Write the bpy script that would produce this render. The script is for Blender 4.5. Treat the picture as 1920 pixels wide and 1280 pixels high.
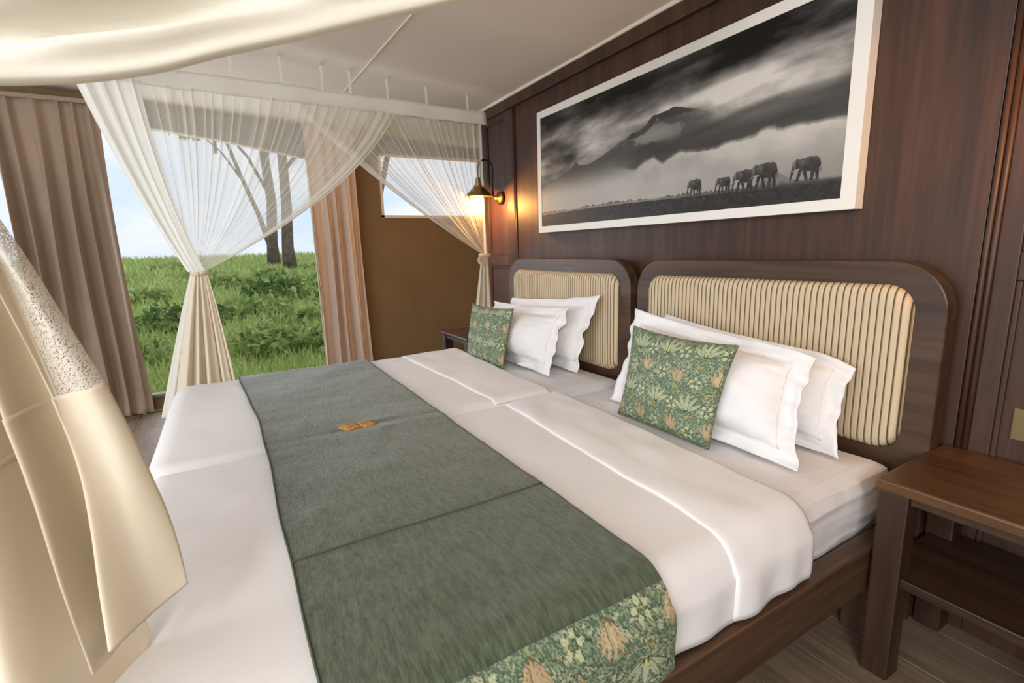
import bpy, bmesh, math, random
import numpy as np
from mathutils import Vector, Matrix, noise
random.seed(7); np.random.seed(7)
PI = math.pi
S = bpy.context.scene
COL = S.collection
for o in list(bpy.data.objects): bpy.data.objects.remove(o)

# ------------------------------------------------------------------ camera
cam_d = bpy.data.cameras.new('camera'); cam = bpy.data.objects.new('camera', cam_d); COL.objects.link(cam)
Rw = [[0.50350949, 0.14623989, -0.8515234], [0.86349381, -0.11856262, 0.4902258], [-0.02926828, -0.98211853, -0.18597464]]
m = Matrix.Identity(4)
for i in range(3):
    m[i][0] = Rw[i][0]; m[i][1] = -Rw[i][1]; m[i][2] = -Rw[i][2]
m.translation = Vector((0, -1.7, 1.11))
cam.matrix_world = m
cam_d.sensor_width = 36.0; cam_d.lens = 36.0 * 920 / 1920; cam_d.clip_start = 0.02; cam_d.clip_end = 500
cam_d.dof.use_dof = True; cam_d.dof.focus_distance = 1.45; cam_d.dof.aperture_fstop = 8.0
S.camera = cam

# ------------------------------------------------------------------ view, world, big lights
S.view_settings.view_transform = 'Standard'; S.view_settings.look = 'None'
S.view_settings.gamma = 1.0; S.view_settings.use_curve_mapping = False
S.view_settings.exposure = 0.0
S.cycles.use_denoising = True
S.cycles.max_bounces = 8; S.cycles.transparent_max_bounces = 24; S.cycles.diffuse_bounces = 5
S.cycles.sample_clamp_indirect = 4.0

world = bpy.data.worlds.new('overcast_sky'); S.world = world; world.use_nodes = True
nt = world.node_tree; N = nt.nodes; L = nt.links; N.clear()
out = N.new('ShaderNodeOutputWorld'); bg = N.new('ShaderNodeBackground'); tc = N.new('ShaderNodeTexCoord')
sep = N.new('ShaderNodeSeparateXYZ'); L.new(tc.outputs['Generated'], sep.inputs[0])
gr = N.new('ShaderNodeValToRGB'); L.new(sep.outputs['Z'], gr.inputs[0])
e = gr.color_ramp.elements
e[0].position = 0.0; e[0].color = (0.66, 0.79, 0.95, 1); e[1].position = 0.30; e[1].color = (0.86, 0.90, 0.96, 1)
k = e.new(0.10); k.color = (0.65, 0.80, 0.98, 1)
mp = N.new('ShaderNodeMapping'); mp.inputs['Scale'].default_value = (1.0, 1.0, 2.6); L.new(tc.outputs['Generated'], mp.inputs[0])
nz = N.new('ShaderNodeTexNoise'); nz.inputs['Scale'].default_value = 3.2; nz.inputs['Detail'].default_value = 6; L.new(mp.outputs[0], nz.inputs['Vector'])
cr = N.new('ShaderNodeValToRGB'); cr.color_ramp.elements[0].position = 0.42; cr.color_ramp.elements[1].position = 0.62
L.new(nz.outputs['Fac'], cr.inputs[0])
mx = N.new('ShaderNodeMixRGB'); L.new(cr.outputs[0], mx.inputs[0]); L.new(gr.outputs[0], mx.inputs[1]); mx.inputs[2].default_value = (0.96, 0.97, 1.0, 1)
L.new(mx.outputs[0], bg.inputs[0]); bg.inputs[1].default_value = 1.08; L.new(bg.outputs[0], out.inputs[0])

def area_light(name, loc, target, sx, sy, power, color):
    d = bpy.data.lights.new(name, 'AREA'); d.shape = 'RECTANGLE'; d.size = sx; d.size_y = sy; d.energy = power; d.color = color
    o = bpy.data.objects.new(name, d); COL.objects.link(o); o.location = loc
    o.rotation_euler = (Vector(target) - Vector(loc)).to_track_quat('-Z', 'Y').to_euler()
    return o
# daylight through the open front of the tent, behind the photographer
area_light('front_opening_daylight', (0.3, -4.7, 1.55), (-1.2, 0.0, 0.7), 4.2, 1.9, 122, (0.985, 0.99, 1.0))
# unseen fill light added at the right to brighten the lifted net panel
area_light('swag_fill_light', (1.5, -2.7, 2.05), (-0.9, -1.5, 1.1), 0.8, 0.8, 74, (1.0, 0.97, 0.92))
# daylight through the tall side opening
area_light('side_opening_daylight', (-4.75, -2.2, 1.1), (0.0, -1.6, 0.8), 2.4, 1.8, 46, (0.80, 0.89, 1.0))

# ------------------------------------------------------------------ helpers
def tag(o, label=None, cat=None, group=None, kind=None):
    if label: o['label'] = label
    if cat: o['category'] = cat
    if group: o['group'] = group
    if kind: o['kind'] = kind
    return o

def empty(name, loc, label, cat, group=None):
    o = bpy.data.objects.new(name, None); o.empty_display_size = 0.1; COL.objects.link(o); o.location = loc
    return tag(o, label, cat, group)

def link(name, me, mat=None, parent=None, smooth=True):
    if mat is not None: me.materials.append(mat)
    if smooth:
        me.polygons.foreach_set('use_smooth', [True] * len(me.polygons))
    o = bpy.data.objects.new(name, me); COL.objects.link(o)
    if parent is not None:
        o.parent = parent
        o.matrix_parent_inverse = Matrix.Translation(parent_loc(parent)).inverted()
    return o

def parent_loc(p):
    v = Vector((0, 0, 0))
    while p is not None:
        v = v + p.location; p = p.parent
    return v

def mesh(name, verts, faces, mat=None, parent=None, smooth=True):
    me = bpy.data.meshes.new(name); me.from_pydata([tuple(v) for v in verts], [], faces); me.update()
    return link(name, me, mat, parent, smooth)

def from_bm(name, bm, mat=None, parent=None, smooth=False):
    me = bpy.data.meshes.new(name); bm.to_mesh(me); bm.free()
    return link(name, me, mat, parent, smooth)

def box_bm(bm, x0, x1, y0, y1, z0, z1, bev=0.0):
    r = bmesh.ops.create_cube(bm, size=1.0)
    vs = r['verts']
    for v in vs:
        v.co = Vector(((x0 + x1) / 2 + v.co.x * (x1 - x0), (y0 + y1) / 2 + v.co.y * (y1 - y0), (z0 + z1) / 2 + v.co.z * (z1 - z0)))
    if bev > 0:
        es = list({ed for v in vs for ed in v.link_edges})
        bmesh.ops.bevel(bm, geom=es, offset=bev, segments=2, affect='EDGES', profile=0.5)

def box(name, x0, x1, y0, y1, z0, z1, mat, parent=None, bev=0.003):
    bm = bmesh.new(); box_bm(bm, x0, x1, y0, y1, z0, z1, bev)
    return from_bm(name, bm, mat, parent, smooth=False)

def grid_faces(nu, nv, off=0, flip=False):
    f = []
    for j in range(nv - 1):
        for i in range(nu - 1):
            a = off + j * nu + i
            q = (a, a + 1, a + nu + 1, a + nu)
            f.append(q[::-1] if flip else q)
    return f

def surf(name, fn, nu, nv, mat, parent=None, solid=0.0, flip=False, offset=0.0):
    vs = []
    for j in range(nv):
        for i in range(nu):
            vs.append(fn(i / (nu - 1), j / (nv - 1)))
    o = mesh(name, vs, grid_faces(nu, nv, 0, flip), mat, parent)
    if solid:
        md = o.modifiers.new('solid', 'SOLIDIFY'); md.thickness = solid; md.offset = offset
    return o

def lathe(name, prof, seg, mat, parent=None, loc=(0, 0, 0), axis='Z'):
    vs = []; n = len(prof)
    for (r, z) in prof:
        for s in range(seg):
            a = 2 * PI * s / seg
            p = (r * math.cos(a), r * math.sin(a), z)
            if axis == 'Y': p = (p[0], p[2], p[1])
            vs.append((p[0] + loc[0], p[1] + loc[1], p[2] + loc[2]))
    f = []
    for j in range(n - 1):
        for s in range(seg):
            s2 = (s + 1) % seg
            f.append((j * seg + s, j * seg + s2, (j + 1) * seg + s2, (j + 1) * seg + s))
    return mesh(name, vs, f, mat, parent)

def tube(name, pts, rad, seg, mat, parent=None, radii=None):
    vs = []; f = []; n = len(pts)
    pts = [Vector(p) for p in pts]
    up = Vector((0.31, 0.2, 0.93)).normalized()
    for k, p in enumerate(pts):
        t = (pts[min(k + 1, n - 1)] - pts[max(k - 1, 0)]).normalized()
        a = t.cross(up)
        if a.length < 1e-3: a = t.cross(Vector((1, 0, 0)))
        a.normalize(); b = t.cross(a)
        r = radii[k] if radii else rad
        for s in range(seg):
            q = 2 * PI * s / seg
            vs.append(p + a * (r * math.cos(q)) + b * (r * math.sin(q)))
    for k in range(n - 1):
        for s in range(seg):
            s2 = (s + 1) % seg
            f.append((k * seg + s, k * seg + s2, (k + 1) * seg + s2, (k + 1) * seg + s))
    f.append(tuple(range(seg))[::-1]); f.append(tuple((n - 1) * seg + s for s in range(seg)))
    return mesh(name, vs, f, mat, parent)

def bez(p0, p1, p2, t):
    return p0 * ((1 - t) ** 2) + p1 * (2 * t * (1 - t)) + p2 * (t * t)

def sm(a, b, x):
    t = min(1, max(0, (x - a) / (b - a))); return t * t * (3 - 2 * t)

def pl(pts, t):
    """polyline lookup, t in 0..1 spaced by index, smooth (Catmull-Rom)"""
    n = len(pts) - 1; s = min(max(t, 0), 1) * n; i = min(int(s), n - 1); r = s - i
    g = lambda q: Vector(pts[min(max(q, 0), n)])
    a, b, c, d = g(i - 1), g(i), g(i + 1), g(i + 2)
    return 0.5 * ((2 * b) + (c - a) * r + (2 * a - 5 * b + 4 * c - d) * r * r + (3 * b - a - 3 * c + d) * r ** 3)

def lin(c):  # sRGB 0..255 -> linear
    return tuple(((x / 255) / 12.92 if x / 255 <= 0.04045 else ((x / 255 + 0.055) / 1.055) ** 2.4) for x in c)

# ------------------------------------------------------------------ materials
def new_mat(name):
    mt = bpy.data.materials.new(name); mt.use_nodes = True
    return mt, mt.node_tree.nodes, mt.node_tree.links, mt.node_tree.nodes['Principled BSDF']

def plain(name, col, rough=0.6, metal=0.0, noise_amt=0.0, noise_scale=20, bump=0.0, bump_scale=200, sheen=0.0, stretch=None, spec=None):
    mt, N, L, B = new_mat(name)
    B.inputs['Base Color'].default_value = (*col, 1); B.inputs['Roughness'].default_value = rough; B.inputs['Metallic'].default_value = metal
    if spec is not None: B.inputs['Specular IOR Level'].default_value = spec
    if sheen: B.inputs['Sheen Weight'].default_value = sheen; B.inputs['Sheen Roughness'].default_value = 0.5
    tc = N.new('ShaderNodeTexCoord'); mp = N.new('ShaderNodeMapping'); L.new(tc.outputs['Object'], mp.inputs[0])
    if stretch: mp.inputs['Scale'].default_value = stretch
    if noise_amt:
        nz = N.new('ShaderNodeTexNoise'); nz.inputs['Scale'].default_value = noise_scale; nz.inputs['Detail'].default_value = 6; L.new(mp.outputs[0], nz.inputs['Vector'])
        cr = N.new('ShaderNodeValToRGB'); L.new(nz.outputs['Fac'], cr.inputs[0])
        cr.color_ramp.elements[0].position = 0.3; cr.color_ramp.elements[1].position = 0.7
        cr.color_ramp.elements[0].color = (*[c * (1 - noise_amt) for c in col], 1)
        cr.color_ramp.elements[1].color = (*[min(1, c * (1 + noise_amt)) for c in col], 1)
        L.new(cr.outputs[0], B.inputs['Base Color'])
    if bump:
        n2 = N.new('ShaderNodeTexNoise'); n2.inputs['Scale'].default_value = bump_scale; n2.inputs['Detail'].default_value = 3; L.new(mp.outputs[0], n2.inputs['Vector'])
        bp = N.new('ShaderNodeBump'); bp.inputs['Strength'].default_value = bump; bp.inputs['Distance'].default_value = 0.01; L.new(n2.outputs['Fac'], bp.inputs['Height'])
        L.new(bp.outputs[0], B.inputs['Normal'])
    return mt

def wood(name, dark, light, grain, rough=0.4, scale=9.0, coat=0.0):
    """grain = axis along which the grain runs"""
    mt, N, L, B = new_mat(name)
    tc = N.new('ShaderNodeTexCoord'); mp = N.new('ShaderNodeMapping'); L.new(tc.outputs['Object'], mp.inputs[0])
    sc = [scale, scale, scale]; sc['XYZ'.index(grain)] = scale * 0.06; mp.inputs['Scale'].default_value = sc
    nz = N.new('ShaderNodeTexNoise'); nz.inputs['Scale'].default_value = 1.6; nz.inputs['Detail'].default_value = 9; nz.inputs['Roughness'].default_value = 0.62; nz.inputs['Distortion'].default_value = 0.4
    L.new(mp.outputs[0], nz.inputs['Vector'])
    cr = N.new('ShaderNodeValToRGB'); L.new(nz.outputs['Fac'], cr.inputs[0])
    cr.color_ramp.elements[0].position = 0.32; cr.color_ramp.elements[0].color = (*dark, 1)
    cr.color_ramp.elements[1].position = 0.72; cr.color_ramp.elements[1].color = (*light, 1)
    n2 = N.new('ShaderNodeTexNoise'); n2.inputs['Scale'].default_value = 9; n2.inputs['Detail'].default_value = 4; L.new(mp.outputs[0], n2.inputs['Vector'])
    mr = N.new('ShaderNodeMixRGB'); mr.blend_type = 'MULTIPLY'; mr.inputs[0].default_value = 0.55; L.new(cr.outputs[0], mr.inputs[1])
    c2 = N.new('ShaderNodeValToRGB'); c2.color_ramp.elements[0].position = 0.35; c2.color_ramp.elements[0].color = (0.45, 0.42, 0.4, 1); c2.color_ramp.elements[1].position = 0.6
    L.new(n2.outputs['Fac'], c2.inputs[0]); L.new(c2.outputs[0], mr.inputs[2])
    L.new(mr.outputs[0], B.inputs['Base Color']); B.inputs['Roughness'].default_value = rough; B.inputs['Coat Weight'].default_value = coat; B.inputs['Coat Roughness'].default_value = 0.3
    bp = N.new('ShaderNodeBump'); bp.inputs['Strength'].default_value = 0.12; bp.inputs['Distance'].default_value = 0.004; L.new(n2.outputs['Fac'], bp.inputs['Height']); L.new(bp.outputs[0], B.inputs['Normal'])
    return mt

def cloth(name, col, trans=0.35, cover=1.0, weave=0.0, facing=False, holes=0.0):
    """thin cloth: diffuse + light passing through; cover<1 lets one see between the threads"""
    mt = bpy.data.materials.new(name); mt.use_nodes = True; N = mt.node_tree.nodes; L = mt.node_tree.links; N.clear()
    o = N.new('ShaderNodeOutputMaterial'); d = N.new('ShaderNodeBsdfDiffuse'); t = N.new('ShaderNodeBsdfTranslucent'); ms = N.new('ShaderNodeMixShader')
    d.inputs[0].default_value = (*col, 1); t.inputs[0].default_value = (*col, 1); ms.inputs[0].default_value = trans
    L.new(d.outputs[0], ms.inputs[1]); L.new(t.outputs[0], ms.inputs[2])
    if cover >= 1 and not holes:
        L.new(ms.outputs[0], o.inputs[0]); return mt
    tr = N.new('ShaderNodeBsdfTransparent'); m2 = N.new('ShaderNodeMixShader')
    g = N.new('ShaderNodeNewGeometry'); dp = N.new('ShaderNodeVectorMath'); dp.operation = 'DOT_PRODUCT'
    L.new(g.outputs['Normal'], dp.inputs[0]); L.new(g.outputs['Incoming'], dp.inputs[1])
    ab = N.new('ShaderNodeMath'); ab.operation = 'ABSOLUTE'; L.new(dp.outputs['Value'], ab.inputs[0])
    mxx = N.new('ShaderNodeMath'); mxx.operation = 'MAXIMUM'; mxx.inputs[1].default_value = 0.08; L.new(ab.outputs[0], mxx.inputs[0])
    iv = N.new('ShaderNodeMath'); iv.operation = 'DIVIDE'; iv.inputs[0].default_value = 1.0; L.new(mxx.outputs[0], iv.inputs[1])
    pw = N.new('ShaderNodeMath'); pw.operation = 'POWER'; pw.inputs[0].default_value = 1 - cover; L.new(iv.outputs[0], pw.inputs[1])
    fac = N.new('ShaderNodeMath'); fac.operation = 'SUBTRACT'; fac.inputs[0].default_value = 1.0; L.new(pw.outputs[0], fac.inputs[1])
    src = fac.outputs[0]
    if holes:
        tc = N.new('ShaderNodeTexCoord'); vo = N.new('ShaderNodeTexVoronoi'); vo.inputs['Scale'].default_value = holes; L.new(tc.outputs['Object'], vo.inputs['Vector'])
        st = N.new('ShaderNodeMath'); st.operation = 'GREATER_THAN'; st.inputs[1].default_value = 0.33; L.new(vo.outputs['Distance'], st.inputs[0])
        mu = N.new('ShaderNodeMath'); mu.operation = 'MULTIPLY'; L.new(st.outputs[0], mu.inputs[0]); L.new(fac.outputs[0], mu.inputs[1]); src = mu.outputs[0]
    L.new(src, m2.inputs[0]); L.new(tr.outputs[0], m2.inputs[1]); L.new(ms.outputs[0], m2.inputs[2]); L.new(m2.outputs[0], o.inputs[0])
    return mt

def vcol(name, rough=0.7, sheen=0.0, spec=0.3, bump=0.0, bump_scale=400, coat=0.0):
    mt, N, L, B = new_mat(name)
    a = N.new('ShaderNodeVertexColor'); a.layer_name = 'print'; L.new(a.outputs[0], B.inputs['Base Color'])
    B.inputs['Roughness'].default_value = rough; B.inputs['Sheen Weight'].default_value = sheen; B.inputs['Specular IOR Level'].default_value = spec
    if bump:
        tc = N.new('ShaderNodeTexCoord'); n2 = N.new('ShaderNodeTexNoise'); n2.inputs['Scale'].default_value = bump_scale; L.new(tc.outputs['Object'], n2.inputs['Vector'])
        bp = N.new('ShaderNodeBump'); bp.inputs['Strength'].default_value = bump; bp.inputs['Distance'].default_value = 0.004; L.new(n2.outputs['Fac'], bp.inputs['Height']); L.new(bp.outputs[0], B.inputs['Normal'])
    return mt

def leafmat(name):
    mt = bpy.data.materials.new(name); mt.use_nodes = True; N = mt.node_tree.nodes; L = mt.node_tree.links; N.clear()
    o = N.new('ShaderNodeOutputMaterial'); d = N.new('ShaderNodeBsdfDiffuse'); t = N.new('ShaderNodeBsdfTranslucent'); ms = N.new('ShaderNodeMixShader'); ms.inputs[0].default_value = 0.35
    a = N.new('ShaderNodeVertexColor'); a.layer_name = 'print'
    L.new(a.outputs[0], d.inputs[0]); L.new(a.outputs[0], t.inputs[0]); L.new(d.outputs[0], ms.inputs[1]); L.new(t.outputs[0], ms.inputs[2]); L.new(ms.outputs[0], o.inputs[0])
    return mt

def set_vcol(me, cols):
    a = me.color_attributes.new('print', 'FLOAT_COLOR', 'POINT')
    c = np.ones((len(me.vertices), 4), dtype=np.float32); c[:, :3] = cols
    a.data.foreach_set('color', c.ravel())

M = {}
M['wall_wood'] = wood('red_brown_panelling', (0.031, 0.0120, 0.0065), (0.086, 0.0345, 0.0185), 'Z', rough=0.5, scale=7)
M['bed_wood'] = wood('walnut_bed_wood', (0.045, 0.022, 0.0125), (0.105, 0.055, 0.032), 'X', rough=0.42, scale=8)
M['bed_wood_y'] = wood('walnut_bed_wood_long', (0.045, 0.022, 0.0125), (0.105, 0.055, 0.032), 'Y', rough=0.42, scale=8)
M['bed_wood_z'] = wood('walnut_bed_wood_upright', (0.045, 0.022, 0.0125), (0.105, 0.055, 0.032), 'Z', rough=0.42, scale=8)
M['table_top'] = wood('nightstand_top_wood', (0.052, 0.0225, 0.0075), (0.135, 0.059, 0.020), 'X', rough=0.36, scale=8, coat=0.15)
M['table_shaded'] = wood('nightstand_shaded_wood', (0.022, 0.0105, 0.005), (0.060, 0.028, 0.0125), 'X', rough=0.42, scale=8)  # shade on the shelf and the farther top put into a darker colour
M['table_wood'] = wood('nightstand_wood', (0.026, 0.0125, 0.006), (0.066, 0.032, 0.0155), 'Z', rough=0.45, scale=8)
M['floor'] = wood('laminate_floor', (0.16, 0.115, 0.08), (0.29, 0.22, 0.155), 'X', rough=0.5, scale=8)
M['canvas'] = plain('olive_brown_canvas', (0.200, 0.137, 0.070), 0.9, noise_amt=0.08, noise_scale=3, bump=0.15, bump_scale=350)
M['ceiling'] = plain('pale_canvas_roof', (0.78, 0.70, 0.62), 0.9, noise_amt=0.03, noise_scale=2, bump=0.08, bump_scale=300)
M['whitetrim'] = plain('off_white_trim', (0.72, 0.66, 0.57), 0.8)
M['flap'] = plain('grey_green_window_flap', (0.135, 0.135, 0.115), 0.9, noise_amt=0.1, noise_scale=12)
M['linen'] = plain('white_cotton_linen', (0.79, 0.785, 0.80), 0.85, noise_amt=0.01, noise_scale=6, bump=0.10, bump_scale=9, sheen=0.1, spec=0.25)
M['linen_wrinkled'] = plain('wrinkled_white_sheet', (0.74, 0.735, 0.75), 0.85, bump=0.5, bump_scale=11, spec=0.25)
M['pillow'] = plain('white_pillow_cotton', (0.79, 0.785, 0.80), 0.85, bump=0.18, bump_scale=16, sheen=0.1, spec=0.25)
M['velvet'] = plain('moss_green_velvet', (0.072, 0.093, 0.058), 0.75, noise_amt=0.38, noise_scale=34, bump=0.3, bump_scale=60, sheen=0.35, stretch=(1.0, 3.2, 1), spec=0.2)
M['seam'] = plain('dark_green_stitching', (0.062, 0.078, 0.05), 0.9)
M['curtain_lit'] = plain('lit_taupe_curtain', (0.62, 0.505, 0.42), 0.9, noise_amt=0.04, noise_scale=8, bump=0.1, bump_scale=400, sheen=0.15)  # lighter copy of the taupe fabric, light on it put into the colour
M['curtain'] = plain('taupe_curtain', (0.33, 0.245, 0.18), 0.9, noise_amt=0.05, noise_scale=8, bump=0.1, bump_scale=400, sheen=0.15)
M['frame_white'] = plain('white_picture_frame', (0.78, 0.76, 0.72), 0.5)
M['brass'] = plain('aged_brass', (0.42, 0.26, 0.075), 0.32, 1.0)
M['brass_dull'] = plain('dull_brass_plate', (0.21, 0.16, 0.075), 0.5, 0.6)
M['dark_metal'] = plain('dark_bronze', (0.04, 0.032, 0.025), 0.45, 0.7)
M['net'] = cloth('sheer_net', (0.86, 0.81, 0.72), 0.4, cover=0.40)
M['net_dense'] = cloth('gathered_net', (0.84, 0.79, 0.69), 0.35, cover=0.93)
M['net_hem'] = cloth('net_hem', (0.84, 0.79, 0.70), 0.4, cover=0.72)
M['net_holes'] = cloth('mesh_net_close', (0.84, 0.79, 0.70), 0.35, cover=0.86, holes=420)
M['cream'] = cloth('cream_cotton', (0.92, 0.855, 0.735), 0.42)
M['cream_near'] = cloth('bright_cream_cotton', (0.96, 0.94, 0.87), 0.45)
M['netwhite'] = cloth('bunched_white_net', (0.86, 0.84, 0.79), 0.40)
M['creamlight'] = cloth('pale_cream_cotton', (0.88, 0.82, 0.69), 0.42)
M['band'] = cloth('white_band', (0.88, 0.86, 0.81), 0.35)
M['print'] = vcol('photo_print', rough=0.45, spec=0.25)
M['floral'] = vcol('floral_cotton', rough=0.85, spec=0.2, bump=0.25)
M['leaf'] = leafmat('foliage')
M['bark'] = plain('tree_bark', (0.15, 0.115, 0.09), 0.95, noise_amt=0.35, noise_scale=6, bump=0.6, bump_scale=15)
M['tan'] = plain('tan_embroidery', (0.43, 0.22, 0.062), 0.8, noise_amt=0.5, noise_scale=90, bump=0.5, bump_scale=150)

# ticking stripe fabric for the headboards
mt, N_, L_, B_ = new_mat('striped_ticking'); M['ticking'] = mt
tc = N_.new('ShaderNodeTexCoord'); sp = N_.new('ShaderNodeSeparateXYZ'); L_.new(tc.outputs['Object'], sp.inputs[0])
ml = N_.new('ShaderNodeMath'); ml.operation = 'MULTIPLY'; ml.inputs[1].default_value = 1 / 0.0187; L_.new(sp.outputs['X'], ml.inputs[0])
fr = N_.new('ShaderNodeMath'); fr.operation = 'FRACT'; L_.new(ml.outputs[0], fr.inputs[0])
rp = N_.new('ShaderNodeValToRGB'); L_.new(fr.outputs[0], rp.inputs[0])
el = rp.color_ramp.elements
cream_c, dark_c, mid_c = (0.60, 0.485, 0.335, 1), (0.085, 0.075, 0.04, 1), (0.42, 0.33, 0.21, 1)
el[0].position = 0.0; el[0].color = mid_c; el[1].position = 1.0; el[1].color = mid_c
for p, c in ((0.08, cream_c), (0.66, cream_c), (0.72, mid_c), (0.77, dark_c), (0.89, dark_c), (0.95, mid_c)):
    q = el.new(p); q.color = c
nz = N_.new('ShaderNodeTexNoise'); nz.inputs['Scale'].default_value = 500; L_.new(tc.outputs['Object'], nz.inputs['Vector'])
mm = N_.new('ShaderNodeMixRGB'); mm.blend_type = 'OVERLAY'; mm.inputs[0].default_value = 0.25; L_.new(rp.outputs[0], mm.inputs[1]); L_.new(nz.outputs['Fac'], mm.inputs[2])
L_.new(mm.outputs[0], B_.inputs['Base Color']); B_.inputs['Roughness'].default_value = 0.9; B_.inputs['Specular IOR Level'].default_value = 0.2
bp = N_.new('ShaderNodeBump'); bp.inputs['Strength'].default_value = 0.5; bp.inputs['Distance'].default_value = 0.004
pp = N_.new('ShaderNodeMath'); pp.operation = 'PINGPONG'; pp.inputs[1].default_value = 0.5; L_.new(fr.outputs[0], pp.inputs[0]); L_.new(pp.outputs[0], bp.inputs['Height']); L_.new(bp.outputs[0], B_.inputs['Normal'])

def glow(name, col, strength):
    mt = bpy.data.materials.new(name); mt.use_nodes = True; n = mt.node_tree.nodes; n.clear()
    e = n.new('ShaderNodeEmission'); e.inputs[0].default_value = (*col, 1); e.inputs[1].default_value = strength
    o = n.new('ShaderNodeOutputMaterial'); mt.node_tree.links.new(e.outputs[0], o.inputs[0]); return mt
M['bulb'] = glow('lit_bulb', (1.0, 0.72, 0.36), 18)

# ------------------------------------------------------------------ numpy painting for flat prints
def vnoise(x, y, seed=0):
    xi = np.floor(x).astype(np.int64); yi = np.floor(y).astype(np.int64); xf = x - xi; yf = y - yi
    def h(a, b):
        n = (a * 374761393 + b * 668265263 + seed * 974634777) & 0xffffffff
        n = ((n ^ (n >> 13)) * 1274126177) & 0xffffffff
        return ((n ^ (n >> 16)) & 0xffff) / 65535.0
    u = xf * xf * (3 - 2 * xf); v = yf * yf * (3 - 2 * yf)
    return (h(xi, yi) * (1 - u) + h(xi + 1, yi) * u) * (1 - v) + (h(xi, yi + 1) * (1 - u) + h(xi + 1, yi + 1) * u) * v

def fbm(x, y, seed=0, octv=5):
    s = 0; a = 0.5
    for k in range(octv):
        s = s + a * vnoise(x * 2 ** k, y * 2 ** k, seed + k * 17); a *= 0.5
    return s / (1 - 0.5 ** octv)

def sst(a, b, x):
    t = np.clip((x - a) / (b - a), 0, 1); return t * t * (3 - 2 * t)

def inpoly(px, py, poly):
    r = np.zeros(px.shape, bool); n = len(poly)
    for i in range(n):
        x1, y1 = poly[i]; x2, y2 = poly[(i + 1) % n]
        c = ((y1 > py) != (y2 > py)) & (px < (x2 - x1) * (py - y1) / (y2 - y1 + 1e-12) + x1)
        r ^= c
    return r

def srgb2lin(a):
    return np.where(a <= 0.04045, a / 12.92, ((a + 0.055) / 1.055) ** 2.4)

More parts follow.
